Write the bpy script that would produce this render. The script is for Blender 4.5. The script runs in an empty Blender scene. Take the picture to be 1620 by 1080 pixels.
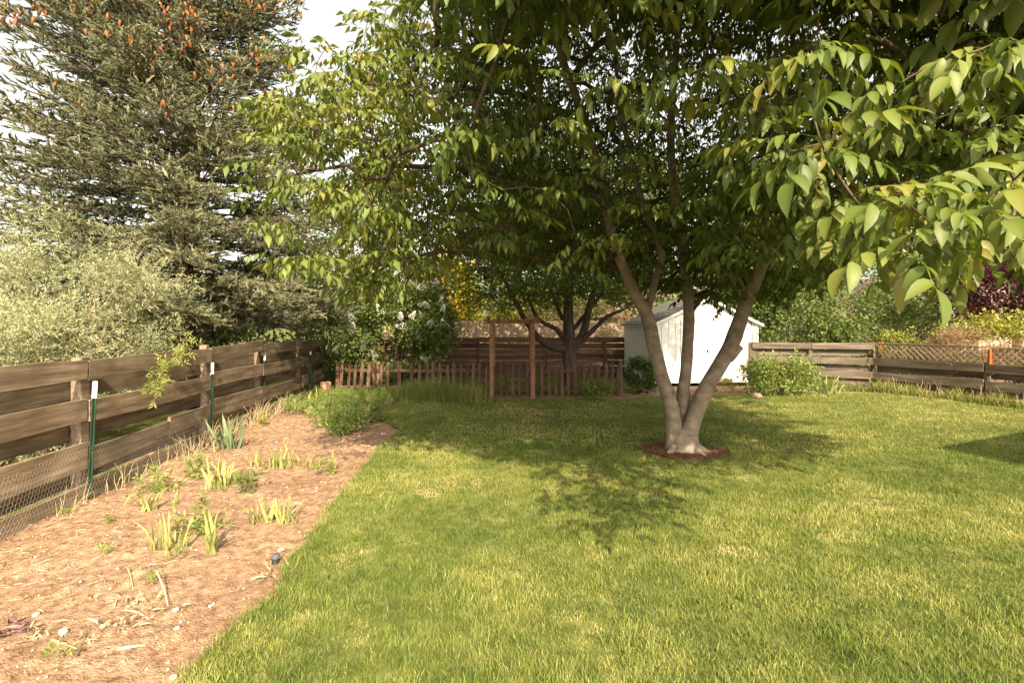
import bpy, math, random
import numpy as np
from mathutils import Vector, Matrix

rng = np.random.default_rng(11)
random.seed(11)
S = bpy.context.scene
C = S.collection
R_ = math.radians

# ------------------------------------------------------------------ camera, sky, sun, exposure
F = 800.0            # focal length in photograph pixels (1620 wide)
HOR = 515.0          # row of the horizon
CAMZ = 1.75
cd = bpy.data.cameras.new('camera')
cam = bpy.data.objects.new('camera', cd)
C.objects.link(cam)
cam.location = (0, 0, CAMZ)
cam.rotation_euler = (R_(90), 0, 0)
cd.sensor_width = 36
cd.lens = F / 1620 * 36
cd.shift_y = -(540 - HOR) / 1620
cd.clip_start = 0.05
cd.clip_end = 600
S.camera = cam

SUN_EL, SUN_AZ = 36.0, 13.0      # elevation; azimuth to the right of straight behind the camera
sdir = Vector((math.sin(R_(SUN_AZ)) * math.cos(R_(SUN_EL)), -math.cos(R_(SUN_AZ)) * math.cos(R_(SUN_EL)), math.sin(R_(SUN_EL))))
w = bpy.data.worlds.new('World')
S.world = w
w.use_nodes = True
nt = w.node_tree
sky = nt.nodes.new('ShaderNodeTexSky')
sky.sky_type = 'NISHITA'
sky.sun_disc = False
sky.sun_elevation = R_(SUN_EL)
sky.sun_rotation = R_(180 - SUN_AZ)
sky.air_density = 1.0
sky.dust_density = 4.0
hs = nt.nodes.new('ShaderNodeHueSaturation')
hs.inputs['Saturation'].default_value = 0.2
tint = nt.nodes.new('ShaderNodeMixRGB')
tint.blend_type = 'MULTIPLY'
tint.inputs[0].default_value = 1
tint.inputs[2].default_value = (1.0, 0.96, 0.87, 1)
nt.links.new(sky.outputs[0], hs.inputs['Color'])
nt.links.new(hs.outputs[0], tint.inputs[1])
nt.links.new(tint.outputs[0], nt.nodes['Background'].inputs[0])
nt.nodes['Background'].inputs[1].default_value = 0.142
sl = bpy.data.lights.new('sun', 'SUN')
sl.energy = 4.3
sl.angle = R_(0.55)
sl.color = (1.0, 0.84, 0.61)
sun = bpy.data.objects.new('sun', sl)
C.objects.link(sun)
sun.location = (3, -12, 12)
sun.rotation_euler = sdir.to_track_quat('Z', 'Y').to_euler()
S.view_settings.view_transform = 'Standard'
S.view_settings.look = 'None'
S.view_settings.gamma = 1
S.view_settings.exposure = 1.5
S.render.engine = 'CYCLES'
S.cycles.use_denoising = True
S.cycles.max_bounces = 6
S.cycles.diffuse_bounces = 3
S.cycles.transmission_bounces = 4
S.cycles.transparent_max_bounces = 4


# ------------------------------------------------------------------ helpers
def at(px, py, Y):
    """point at depth Y that lies on the sight line of a photograph pixel"""
    return Vector(((px - 810) / F * Y, Y, CAMZ - (py - HOR) / F * Y))


def gp(px, py, z=0.0):
    Y = (CAMZ - z) * F / (py - HOR)
    return Vector(((px - 810) / F * Y, Y, z))


def vnoise(x, y, seed=0):
    xi = np.floor(x).astype(np.int64); yi = np.floor(y).astype(np.int64)
    fx = x - xi; fy = y - yi
    fx = fx * fx * (3 - 2 * fx); fy = fy * fy * (3 - 2 * fy)
    def h(a, b):
        n = (a * 374761393 + b * 668265263 + seed * 1274126177) & 0xffffffff
        n = ((n ^ (n >> 13)) * 1274126177) & 0xffffffff
        return ((n ^ (n >> 16)) & 0xffff) / 65535.0
    return (h(xi, yi) * (1 - fx) * (1 - fy) + h(xi + 1, yi) * fx * (1 - fy) + h(xi, yi + 1) * (1 - fx) * fy + h(xi + 1, yi + 1) * fx * fy)


def tri_mesh(name, V, T, v=None, smooth=False):
    me = bpy.data.meshes.new(name)
    V = np.asarray(V, np.float32); T = np.asarray(T, np.int32)
    me.vertices.add(len(V)); me.vertices.foreach_set('co', V.ravel())
    me.loops.add(T.size); me.loops.foreach_set('vertex_index', T.ravel())
    me.polygons.add(len(T))
    me.polygons.foreach_set('loop_start', np.arange(0, T.size, 3, dtype=np.int32))
    if smooth:
        me.polygons.foreach_set('use_smooth', np.ones(len(T), bool))
    if v is not None:
        a = me.attributes.new('v', 'FLOAT', 'POINT')
        a.data.foreach_set('value', np.asarray(v, np.float32))
    me.update(calc_edges=True)
    return me


def quads_to_tris(Q):
    Q = np.asarray(Q)
    return np.concatenate([Q[:, [0, 1, 2]], Q[:, [0, 2, 3]]])


def link(name, me, mat=None, parent=None, loc=None):
    """links mesh data given in WORLD coordinates (or relative to loc) under a parent"""
    o = bpy.data.objects.new(name, me)
    C.objects.link(o)
    if mat is not None and len(me.materials) == 0:
        me.materials.append(mat)
    base = Vector(loc) if loc is not None else Vector((0, 0, 0))
    if parent is not None:
        o.parent = parent
        base = base - parent.location
    o.location = base
    return o


def thing(name, label, cat, loc=(0, 0, 0), group=None):
    o = bpy.data.objects.new(name, None)
    C.objects.link(o)
    o.empty_display_size = 0.2
    o.location = loc
    return tag(o, label, cat, group)


def tag(o, label=None, cat=None, group=None, kind=None):
    if label: o['label'] = label
    if cat: o['category'] = cat
    if group: o['group'] = group
    if kind: o['kind'] = kind
    return o


def rot_ypr(yaw, pitch, roll):
    yaw, pitch, roll = np.broadcast_arrays(np.asarray(yaw, float), pitch, roll)
    cy, sy, cp, sp, cr, sr = np.cos(yaw), np.sin(yaw), np.cos(pitch), np.sin(pitch), np.cos(roll), np.sin(roll)
    Rm = np.empty(yaw.shape + (3, 3))
    # Rz(yaw) Ry(-pitch) Rx(roll)
    Rm[..., 0, 0] = cy * cp; Rm[..., 0, 1] = -sy * cr - cy * sp * sr; Rm[..., 0, 2] = sy * sr - cy * sp * cr
    Rm[..., 1, 0] = sy * cp; Rm[..., 1, 1] = cy * cr - sy * sp * sr; Rm[..., 1, 2] = -cy * sr - sy * sp * cr
    Rm[..., 2, 0] = sp; Rm[..., 2, 1] = cp * sr; Rm[..., 2, 2] = cp * cr
    return Rm


def rot_dir(d, roll=0.0):
    d = np.asarray(d, float)
    n = d / np.maximum(np.linalg.norm(d, axis=-1, keepdims=True), 1e-9)
    return rot_ypr(np.arctan2(n[:, 1], n[:, 0]), np.arcsin(np.clip(n[:, 2], -1, 1)), roll)


def unit(n):
    u = rng.normal(size=(n, 3))
    return u / np.linalg.norm(u, axis=1, keepdims=True)


def scatter(tmpls, pos, Rm, sc, vb):
    """many copies of small templates (V, T, tv) as arrays"""
    pos = np.asarray(pos); sc = np.broadcast_to(np.asarray(sc, float), (len(pos),)); vb = np.broadcast_to(np.asarray(vb, float), (len(pos),))
    pick = rng.integers(0, len(tmpls), len(pos))
    Vs, Ts, vs, off = [], [], [], 0
    for k, (V, T, tv) in enumerate(tmpls):
        m = np.where(pick == k)[0]
        if len(m) == 0: continue
        W = np.einsum('nij,kj->nki', Rm[m], V) * sc[m][:, None, None] + pos[m][:, None, :]
        Ts.append((T[None] + (off + np.arange(len(m)) * len(V))[:, None, None]).reshape(-1, 3))
        Vs.append(W.reshape(-1, 3))
        vs.append((vb[m][:, None] + tv[None]).ravel())
        off += len(m) * len(V)
    return np.concatenate(Vs), np.concatenate(Ts), np.clip(np.concatenate(vs), 0, 1)


def merge(parts):
    Vs, Ts, vs, off = [], [], [], 0
    for p in parts:
        V, T = p[0], p[1]
        v = p[2] if len(p) > 2 else np.full(len(V), .5)
        Vs.append(np.asarray(V)); Ts.append(np.asarray(T) + off); vs.append(v); off += len(V)
    return np.concatenate(Vs), np.concatenate(Ts), np.concatenate(vs)


def tube(P, r, sides=6, cap=True, lump=0.0):
    P = np.asarray(P, float); r = np.asarray(r, float)
    n = len(P)
    tang = np.gradient(P, axis=0)
    tang /= np.maximum(np.linalg.norm(tang, axis=1, keepdims=True), 1e-9)
    ref = np.array([0, 0, 1.0]) if abs(tang[0, 2]) < .9 else np.array([1.0, 0, 0])
    u = np.cross(tang[0], ref); u /= np.linalg.norm(u)
    V = []
    a = np.arange(sides) / sides * 2 * np.pi
    for i in range(n):
        u = u - tang[i] * np.dot(u, tang[i]); u /= max(np.linalg.norm(u), 1e-9)
        vv = np.cross(tang[i], u)
        rr = r[i] * (1 + lump * rng.uniform(-1, 1, sides)) if lump else np.full(sides, r[i])
        V.append(P[i] + (np.cos(a) * rr)[:, None] * u + (np.sin(a) * rr)[:, None] * vv)
    V = np.concatenate(V)
    q = []
    for i in range(n - 1):
        b = i * sides; k = np.arange(sides); k2 = (k + 1) % sides
        q.append(np.stack([b + k, b + k2, b + sides + k2, b + sides + k], 1))
    T = quads_to_tris(np.concatenate(q))
    if cap:
        V = np.concatenate([V, P[:1], P[-1:]])
        k = np.arange(sides); k2 = (k + 1) % sides
        T = np.concatenate([T, np.stack([np.full(sides, n * sides), k2, k], 1), np.stack([np.full(sides, n * sides + 1), (n - 1) * sides + k, (n - 1) * sides + k2], 1)])
    return V, T


def smooth_path(pts, n):
    """Catmull-Rom resample of rows (any width)"""
    p = np.asarray(pts, float)
    q = np.concatenate([2 * p[:1] - p[1:2], p, 2 * p[-1:] - p[-2:-1]])
    out = []
    seg = len(p) - 1
    for t in np.linspace(0, seg - 1e-6, n):
        i = int(t); f = t - i
        a, b, c, d = q[i], q[i + 1], q[i + 2], q[i + 3]
        out.append(.5 * ((2 * b) + (-a + c) * f + (2 * a - 5 * b + 4 * c - d) * f * f + (-a + 3 * b - 3 * c + d) * f ** 3))
    return np.array(out)


# ------------------------------------------------------------------ materials
def new_mat(name):
    m = bpy.data.materials.new(name)
    m.use_nodes = True
    n = m.node_tree.nodes
    n.clear()
    return m, n, m.node_tree.links


def ramp(n, stops):
    r = n.new('ShaderNodeValToRGB')
    e = r.color_ramp.elements
    while len(e) < len(stops): e.new(.5)
    for k, (p, c) in enumerate(stops):
        e[k].position = p
        e[k].color = (*c, 1)
    return r


def leaf_mat(name, stops, trans=0.35, tcol=None, rough=.55, spec=.3):
    m, n, l = new_mat(name)
    out = n.new('ShaderNodeOutputMaterial')
    at_ = n.new('ShaderNodeAttribute'); at_.attribute_name = 'v'
    oi = n.new('ShaderNodeObjectInfo')
    ad = n.new('ShaderNodeMath'); ad.operation = 'MULTIPLY_ADD'; ad.inputs[1].default_value = .12; 
    l.new(oi.outputs['Random'], ad.inputs[0]); l.new(at_.outputs['Fac'], ad.inputs[2])
    r = ramp(n, stops)
    l.new(ad.outputs[0], r.inputs[0])
    b = n.new('ShaderNodeBsdfPrincipled')
    b.inputs['Roughness'].default_value = rough
    b.inputs['Specular IOR Level'].default_value = spec
    l.new(r.outputs[0], b.inputs['Base Color'])
    t = n.new('ShaderNodeBsdfTranslucent')
    mx = n.new('ShaderNodeMixRGB'); mx.blend_type = 'MULTIPLY'; mx.inputs[0].default_value = 1
    mx.inputs[2].default_value = (*(tcol or (1.6, 1.5, .7)), 1)
    l.new(r.outputs[0], mx.inputs[1]); l.new(mx.outputs[0], t.inputs[0])
    ms = n.new('ShaderNodeMixShader'); ms.inputs[0].default_value = trans
    l.new(b.outputs[0], ms.inputs[1]); l.new(t.outputs[0], ms.inputs[2])
    l.new(ms.outputs[0], out.inputs[0])
    return m


def noise_mat(name, stops, scale=(8, 8, 8), detail=6, rough=.85, bump=.3, bscale=None, objvar=.0, spec=.2, coord='Object', dist=.004, second=None):
    """noise-driven colours with a fine bump; objvar offsets the pattern and value per object"""
    m, n, l = new_mat(name)
    out = n.new('ShaderNodeOutputMaterial')
    tc = n.new('ShaderNodeTexCoord'); oi = n.new('ShaderNodeObjectInfo')
    mp = n.new('ShaderNodeMapping'); mp.inputs['Scale'].default_value = scale
    l.new(tc.outputs[coord], mp.inputs['Vector'])
    if objvar:
        sc = n.new('ShaderNodeVectorMath'); sc.operation = 'SCALE'; sc.inputs[0].default_value = (37, 61, 83)
        l.new(oi.outputs['Random'], sc.inputs['Scale'])
        l.new(sc.outputs[0], mp.inputs['Location'])
    nz = n.new('ShaderNodeTexNoise'); nz.inputs['Scale'].default_value = 1; nz.inputs['Detail'].default_value = detail; nz.inputs['Roughness'].default_value = .62
    l.new(mp.outputs[0], nz.inputs['Vector'])
    r = ramp(n, stops)
    l.new(nz.outputs['Fac'], r.inputs[0])
    col = r.outputs[0]
    if second:
        sc2, amt, colr = second
        n2 = n.new('ShaderNodeTexNoise'); n2.inputs['Scale'].default_value = sc2; n2.inputs['Detail'].default_value = 4
        l.new(tc.outputs[coord], n2.inputs['Vector'])
        r2 = ramp(n, [(.45, (0, 0, 0)), (.68, (amt, amt, amt))])
        l.new(n2.outputs['Fac'], r2.inputs[0])
        mm = n.new('ShaderNodeMixRGB'); l.new(r2.outputs[0], mm.inputs[0]); l.new(col, mm.inputs[1]); mm.inputs[2].default_value = (*colr, 1)
        col = mm.outputs[0]
    if objvar:
        mr = n.new('ShaderNodeMapRange'); mr.inputs[3].default_value = 1 - objvar; mr.inputs[4].default_value = 1 + objvar
        l.new(oi.outputs['Random'], mr.inputs[0])
        mm = n.new('ShaderNodeVectorMath'); mm.operation = 'SCALE'
        l.new(col, mm.inputs[0]); l.new(mr.outputs[0], mm.inputs['Scale'])
        col = mm.outputs[0]
    b = n.new('ShaderNodeBsdfPrincipled')
    b.inputs['Roughness'].default_value = rough; b.inputs['Specular IOR Level'].default_value = spec
    l.new(col, b.inputs['Base Color'])
    if bump:
        bp = n.new('ShaderNodeBump'); bp.inputs['Strength'].default_value = bump; bp.inputs['Distance'].default_value = dist
        src = nz
        if bscale:
            src = n.new('ShaderNodeTexNoise'); src.inputs['Scale'].default_value = bscale; src.inputs['Detail'].default_value = 5
            l.new(tc.outputs[coord], src.inputs['Vector'])
        l.new(src.outputs['Fac'], bp.inputs['Height']); l.new(bp.outputs[0], b.inputs['Normal'])
    l.new(b.outputs[0], out.inputs[0])
    return m


M = {}
M['soil'] = noise_mat('soil', [(.3, (.14, .078, .045)), (.48, (.27, .17, .105)), (.7, (.41, .285, .19))], (17, 17, 17), 12, .95, 1.0, 75, dist=.016, second=(1.1, .55, (.20, .11, .062)), spec=.05)
M['thatch'] = noise_mat('thatch', [(.3, (.05, .065, .016)), (.55, (.12, .125, .035)), (.75, (.24, .21, .085))], (7, 7, 7), 8, .95, .6, 90, dist=.01, spec=.05)
M['mulch'] = noise_mat('mulch', [(.3, (.07, .036, .022)), (.55, (.17, .088, .05)), (.75, (.30, .19, .12))], (26, 26, 26), 6, .95, .9, 45, dist=.02, spec=.05)
M['board'] = noise_mat('weathered_board', [(.25, (.05, .034, .02)), (.42, (.16, .115, .075)), (.58, (.29, .22, .15)), (.75, (.42, .345, .255))], (1.1, 26, 15), 9, .85, .7, objvar=.22, second=(2.6, .6, (.13, .088, .052)), dist=.006)
M['grey_board'] = noise_mat('grey_board', [(.25, (.04, .03, .021)), (.42, (.10, .078, .056)), (.58, (.17, .137, .102)), (.75, (.26, .215, .165))], (1.1, 26, 15), 9, .85, .7, objvar=.25, second=(2.2, .6, (.09, .066, .044)), dist=.006)
M['post_wood'] = noise_mat('post_wood', [(.25, (.09, .06, .035)), (.5, (.22, .16, .105)), (.75, (.36, .29, .21))], (26, 26, 1.4), 8, .85, .5, objvar=.15, dist=.006)
M['picket'] = noise_mat('picket_wood', [(.25, (.04, .022, .016)), (.5, (.11, .064, .042)), (.75, (.22, .145, .10))], (22, 22, 1.6), 7, .9, .5, objvar=.25, dist=.006)
M['cedar'] = noise_mat('cedar', [(.25, (.13, .06, .033)), (.5, (.26, .135, .075)), (.75, (.38, .235, .14))], (24, 24, 1.4), 7, .8, .4, objvar=.12, dist=.005)
M['dark_board'] = noise_mat('dark_board', [(.25, (.06, .034, .02)), (.5, (.14, .082, .05)), (.75, (.24, .15, .095))], (1.2, 24, 14), 7, .9, .5, objvar=.2, dist=.006)
M['tan_board'] = noise_mat('tan_board', [(.3, (.26, .17, .11)), (.6, (.40, .29, .20)), (.8, (.48, .37, .27))], (16, 16, 1.2), 6, .9, .3, objvar=.1)
M['lattice'] = noise_mat('lattice_wood', [(.3, (.16, .11, .075)), (.55, (.30, .225, .155)), (.8, (.42, .34, .25))], (3, 30, 30), 6, .9, .3, objvar=.15)
M['red_post'] = noise_mat('stained_post', [(.3, (.26, .055, .015)), (.6, (.42, .10, .028)), (.8, (.5, .17, .06))], (24, 24, 2), 6, .8, .3)
M['bark'] = noise_mat('walnut_bark', [(.25, (.085, .06, .042)), (.42, (.19, .145, .105)), (.6, (.27, .215, .16)), (.8, (.36, .30, .235))], (6, 6, 9), 9, .85, .6, 38, second=(7, .55, (.15, .11, .075)), dist=.012)
M['twig_bark'] = noise_mat('twig_bark', [(.3, (.04, .027, .018)), (.7, (.12, .085, .055))], (12, 12, 12), 5, .9, .4)
M['maple_bark'] = noise_mat('maple_bark', [(.25, (.03, .02, .014)), (.5, (.09, .062, .045)), (.75, (.17, .125, .095))], (22, 22, 2.2), 9, .9, .9, dist=.02)
M['spruce_bark'] = noise_mat('spruce_bark', [(.3, (.05, .03, .02)), (.7, (.16, .10, .07))], (16, 16, 6), 7, .95, .6)
M['dead_twig'] = noise_mat('dead_twig', [(.3, (.16, .10, .06)), (.7, (.36, .25, .16))], (6, 6, 6), 4, .95, 0)
M['straw'] = noise_mat('dry_stalk', [(.3, (.34, .25, .13)), (.7, (.62, .50, .31))], (14, 14, 14), 4, .9, .2, objvar=.12)
M['white_siding'] = noise_mat('white_siding', [(.3, (.66, .63, .56)), (.6, (.76, .735, .67)), (.8, (.8, .78, .72))], (3, 3, 8), 5, .6, .15, 70, spec=.3, dist=.002)
M['white_trim'] = noise_mat('white_trim', [(.3, (.74, .71, .64)), (.7, (.81, .79, .73))], (5, 5, 5), 4, .5, .05, spec=.3)
M['shingle'] = noise_mat('grey_shingle', [(.3, (.08, .075, .07)), (.55, (.16, .15, .14)), (.8, (.26, .25, .23))], (18, 6, 6), 8, .95, .5, 90)
M['dark_metal'] = noise_mat('dark_metal', [(.3, (.02, .02, .02)), (.7, (.05, .045, .04))], (8, 8, 8), 3, .5, .1)
M['green_steel'] = noise_mat('green_steel', [(.3, (.014, .03, .016)), (.6, (.022, .05, .027)), (.85, (.035, .068, .04))], (14, 14, 6), 5, .5, .15, spec=.4)
M['white_steel'] = noise_mat('white_steel', [(.3, (.72, .70, .68)), (.7, (.82, .81, .79))], (10, 10, 10), 3, .45, .05, spec=.4)
M['wire'] = noise_mat('zinc_wire', [(.3, (.28, .24, .19)), (.7, (.48, .43, .36))], (8, 8, 8), 3, .5, 0, spec=.5)
M['stone'] = noise_mat('stone', [(.3, (.32, .27, .22)), (.7, (.58, .53, .46))], (20, 20, 20), 6, .9, .5, objvar=.15)
M['brown_rock'] = noise_mat('brown_rock', [(.3, (.13, .08, .055)), (.7, (.30, .20, .145))], (12, 12, 12), 6, .9, .8)
M['sprinkler'] = noise_mat('grey_plastic', [(.3, (.07, .072, .08)), (.7, (.12, .12, .13))], (30, 30, 30), 3, .6, .2)
M['stump'] = noise_mat('stump_wood', [(.25, (.12, .055, .03)), (.5, (.28, .15, .09)), (.75, (.42, .28, .18))], (20, 20, 2.4), 7, .9, .7)
M['roof_tile'] = noise_mat('house_roof', [(.3, (.19, .12, .095)), (.6, (.30, .21, .17)), (.8, (.38, .28, .23))], (3, 20, 20), 6, .9, .3)
M['house_wall'] = noise_mat('house_wall', [(.3, (.36, .28, .21)), (.7, (.48, .39, .31))], (4, 4, 4), 4, .8, .1)
M['glass'] = noise_mat('window_glass', [(.3, (.02, .025, .03)), (.7, (.05, .055, .06))], (2, 2, 2), 2, .08, 0, spec=.6)

M['walnut'] = leaf_mat('walnut_leaf', [(0, (.038, .06, .012)), (.45, (.085, .118, .022)), (.8, (.16, .182, .036)), (1, (.24, .19, .05))], .3, (1.45, 1.45, .5), .5, .3)
M['maple'] = leaf_mat('maple_leaf', [(0, (.04, .075, .014)), (.5, (.075, .13, .022)), (1, (.15, .19, .035))], .38)
M['lilac'] = leaf_mat('lilac_leaf', [(0, (.05, .08, .018)), (.5, (.10, .15, .03)), (1, (.20, .23, .06))], .25)
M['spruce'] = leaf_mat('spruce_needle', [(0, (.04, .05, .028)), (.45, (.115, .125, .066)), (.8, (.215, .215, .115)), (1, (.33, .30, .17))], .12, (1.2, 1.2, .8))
M['silver'] = leaf_mat('silver_leaf', [(0, (.13, .14, .07)), (.5, (.28, .29, .155)), (1, (.46, .45, .26))], .3, (1.2, 1.2, .8))
M['fresh'] = leaf_mat('fresh_leaf', [(0, (.13, .17, .04)), (.6, (.24, .28, .07)), (1, (.36, .36, .12))], .35)
M['green_bush'] = leaf_mat('bush_leaf', [(0, (.035, .06, .014)), (.5, (.075, .115, .026)), (1, (.15, .18, .045))], .3)
M['yellow_bush'] = leaf_mat('yellow_green_leaf', [(0, (.10, .12, .02)), (.5, (.20, .21, .035)), (1, (.33, .29, .06))], .3)
M['gold'] = leaf_mat('gold_leaf', [(0, (.30, .22, .012)), (.5, (.55, .42, .02)), (1, (.72, .55, .03))], .35, (1.1, 1.1, .8))
M['plum'] = leaf_mat('plum_leaf', [(0, (.018, .006, .008)), (.5, (.06, .016, .02)), (1, (.16, .05, .05))], .25, (1.6, .8, .8))
M['dry_bush'] = leaf_mat('dry_leaf', [(0, (.16, .09, .04)), (.5, (.30, .19, .095)), (1, (.42, .29, .16))], .2, (1.1, 1, .8))
M['iris'] = leaf_mat('iris_leaf', [(0, (.17, .20, .065)), (.5, (.29, .31, .10)), (1, (.42, .40, .16))], .3, (1.2, 1.2, .6))
M['iris_blue'] = leaf_mat('blue_iris_leaf', [(0, (.10, .15, .075)), (.5, (.18, .23, .12)), (1, (.27, .31, .16))], .25, (1.2, 1.2, .7))
M['iris_yellow'] = leaf_mat('yellow_iris_leaf', [(0, (.28, .27, .09)), (.5, (.40, .37, .13)), (1, (.52, .44, .20))], .3, (1.1, 1.1, .7))
M['herb'] = leaf_mat('herb_leaf', [(0, (.09, .13, .03)), (.5, (.17, .22, .05)), (1, (.27, .29, .08))], .3)
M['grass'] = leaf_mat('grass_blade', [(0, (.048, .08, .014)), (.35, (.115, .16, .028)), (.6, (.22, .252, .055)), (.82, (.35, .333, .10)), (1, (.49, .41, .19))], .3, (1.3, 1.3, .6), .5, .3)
M['tall_grass'] = leaf_mat('tall_grass', [(0, (.08, .12, .025)), (.5, (.17, .21, .045)), (1, (.36, .33, .10))], .3)
M['petal'] = leaf_mat('white_petal', [(0, (.60, .55, .46)), (.5, (.74, .70, .62)), (1, (.8, .78, .72))], .2, (1, 1, 1))
M['mauve'] = leaf_mat('mauve_petal', [(0, (.40, .32, .36)), (.5, (.52, .44, .46)), (1, (.62, .55, .56))], .2, (1, 1, 1))
M['cone'] = leaf_mat('spruce_cone', [(0, (.14, .045, .016)), (.5, (.26, .085, .026)), (1, (.38, .14, .045))], .05, (1, 1, 1))
M['purple_dry'] = leaf_mat('purple_dry_leaf', [(0, (.10, .05, .055)), (1, (.22, .13, .12))], .1, (1, 1, 1))


# ------------------------------------------------------------------ leaf templates
def leaflet(L=.1, W=.045, n=2, droop=.25, fold=.12, tvar=0.0):
    """pointed oval leaf along +x, folded on its midrib; n sections"""
    V = [(0, 0, 0)]; T = []
    for i in range(1, n + 1):
        t = i / (n + 1)
        wd = W / 2 * (math.sin(math.pi * t ** .85) ** .8)
        z = -droop * L * t * t
        V += [(L * t, -wd, z + fold * wd * 2), (L * t, 0, z), (L * t, wd, z + fold * wd * 2)]
    V.append((L * .995, 0, -droop * L))
    T += [(0, 1, 2), (0, 2, 3)]
    for i in range(n - 1):
        b = 1 + 3 * i
        T += [(b, b + 3, b + 4), (b, b + 4, b + 1), (b + 1, b + 4, b + 5), (b + 1, b + 5, b + 2)]
    b = 1 + 3 * (n - 1); e = len(V) - 1
    T += [(b, e, b + 1), (b + 1, e, b + 2)]
    tv = np.full(len(V), tvar)
    tv[2:-1:3] += .12      # paler midrib
    return np.array(V, float), np.array(T), tv


def flat_leaf(L=.06, W=.034, droop=.2, fold=.2, tvar=0.0):
    V = np.array([(0, 0, 0), (L * .45, -W / 2, fold * W - droop * L * .2), (L, 0, -droop * L), (L * .45, W / 2, fold * W - droop * L * .2)])
    return V, np.array([(0, 1, 2), (0, 2, 3)]), np.full(4, tvar)


def compound_leaf(seed, n=2, pairs=3):
    r = np.random.default_rng(seed)
    L = .27
    def rach(t): return np.array([L * t * (1 - .12 * t), 0, -.10 * t * t * (1 + .6 * r.uniform()) * 1.0])
    parts = []
    P = np.array([[L * t * (1 - .12 * t), 0, -.11 * t * t] for t in np.linspace(0, 1, 4)])
    Vt, Tt = [], []
    for i, p in enumerate(P):
        Vt += [p + (0, -.0016, 0), p + (0, .0016, 0)]
    for i in range(3 if n > 1 else 0):
        a = 2 * i
        Tt += [(a, a + 2, a + 3), (a, a + 3, a + 1)]
    if Tt: parts.append((np.array(Vt), np.array(Tt), np.full(len(Vt), .15)))
    ts = np.linspace(.38, .9, pairs)
    spots = []
    for t in ts:
        for s in (-1, 1):
            spots.append((t, s * (1.05 + r.uniform(-.25, .25)), .072 + .045 * t * r.uniform(.8, 1.15)))
    spots.append((1.0, r.uniform(-.15, .15), .135 * r.uniform(.9, 1.12)))
    for t, yaw, ll in spots:
        p = np.array([L * t * (1 - .12 * t), 0, -.11 * t * t])
        V, T, tv = leaflet(ll, ll * .42, n, r.uniform(.2, .55), .16, r.uniform(-.1, .1)) if n else flat_leaf(ll, ll * .46, .4, .16, r.uniform(-.1, .1))
        Rm = rot_ypr(yaw, r.uniform(-1.15, -.35) if abs(yaw) > .5 else -.55, r.uniform(-.35, .35))
        parts.append((V @ Rm.T + p, T, tv))
    return merge(parts)


def spray(seed, n=8, L=.16, leafL=.05, leafW=.012, sec=1, up=.6):
    """a twig with narrow leaves all round it, along +x"""
    r = np.random.default_rng(seed)
    parts = [(np.array([(0, -.0015, 0), (0, .0015, 0), (L, 0, 0)]), np.array([(0, 2, 1)]), np.full(3, -.35))]
    for i in range(n):
        t = .15 + .85 * i / (n - 1)
        V, T, tv = flat_leaf(leafL * r.uniform(.7, 1.2), leafW, r.uniform(0, .3), .2, r.uniform(-.12, .12))
        # a leaf leaning forward, rolled round the twig
        Rm = rot_ypr(0, 0, i * 2.4 + r.uniform(-.4, .4)) @ rot_ypr(up * r.uniform(.7, 1.3), 0, r.uniform(-.5, .5))
        parts.append((V @ Rm.T + (L * t, 0, 0), T, tv))
    return merge(parts)


def needle_shoot(seed, n=8, L=.12):
    r = np.random.default_rng(seed)
    parts = []
    for k in range(2):      # the dense core of the shoot
        a = k * 1.57 + .4
        s = np.array([0, math.cos(a), math.sin(a)]) * .012
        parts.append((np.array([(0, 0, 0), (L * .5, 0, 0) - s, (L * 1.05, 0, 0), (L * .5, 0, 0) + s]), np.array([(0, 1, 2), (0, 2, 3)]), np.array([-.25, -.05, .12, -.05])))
    for i in range(n):
        t = (i + .5) / n
        a = i * 2.4 + r.uniform(-.3, .3)
        d = np.array([.55 + .35 * t, math.cos(a) * .75, math.sin(a) * .75 + .12])
        d /= np.linalg.norm(d)
        ln = .042 * (1.1 - .35 * t)
        s = np.cross(d, r.normal(size=3)); s /= np.linalg.norm(s)
        p = np.array([L * t, 0, 0])
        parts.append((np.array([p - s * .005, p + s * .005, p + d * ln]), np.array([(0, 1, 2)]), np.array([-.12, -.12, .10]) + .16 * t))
    return merge(parts)


def maple_leaf_t(seed):
    r = np.random.default_rng(seed)
    a = np.array([0, .42, .95]); rr = np.array([1, .55, .85])
    V = [(0, 0, 0)]
    for ang, q in list(zip(-a[::-1], rr[::-1])) + list(zip(a[1:], rr[1:])):
        V.append((q * math.cos(ang) + .1, q * math.sin(ang), -.25 * q * q * r.uniform(.6, 1.4)))
    V = np.array(V) * .06
    T = np.array([(0, i, i + 1) for i in range(1, len(V) - 1)])
    return V, T, np.full(len(V), 0.0)


TW_FAR = [compound_leaf(100 + k, 1) for k in range(5)]
TW_TINY = [compound_leaf(100 + k, 0) for k in range(5)]
TW_MID = [compound_leaf(200 + k, 2) for k in range(5)]
T_MAPLE = [maple_leaf_t(k) for k in range(3)]
T_OVAL = [flat_leaf(.064, .042, .2 + .1 * k, .18) for k in range(3)]
T_OVALN = [leaflet(.062, .036, 1, .2 + .1 * k, .15) for k in range(3)]
T_SPRAY = [spray(k) for k in range(4)]
T_HERB = [spray(80 + k, 7, .15, .105, .034, 1, .85) for k in range(4)]
T_SHOOT = [needle_shoot(k) for k in range(5)]


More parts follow.
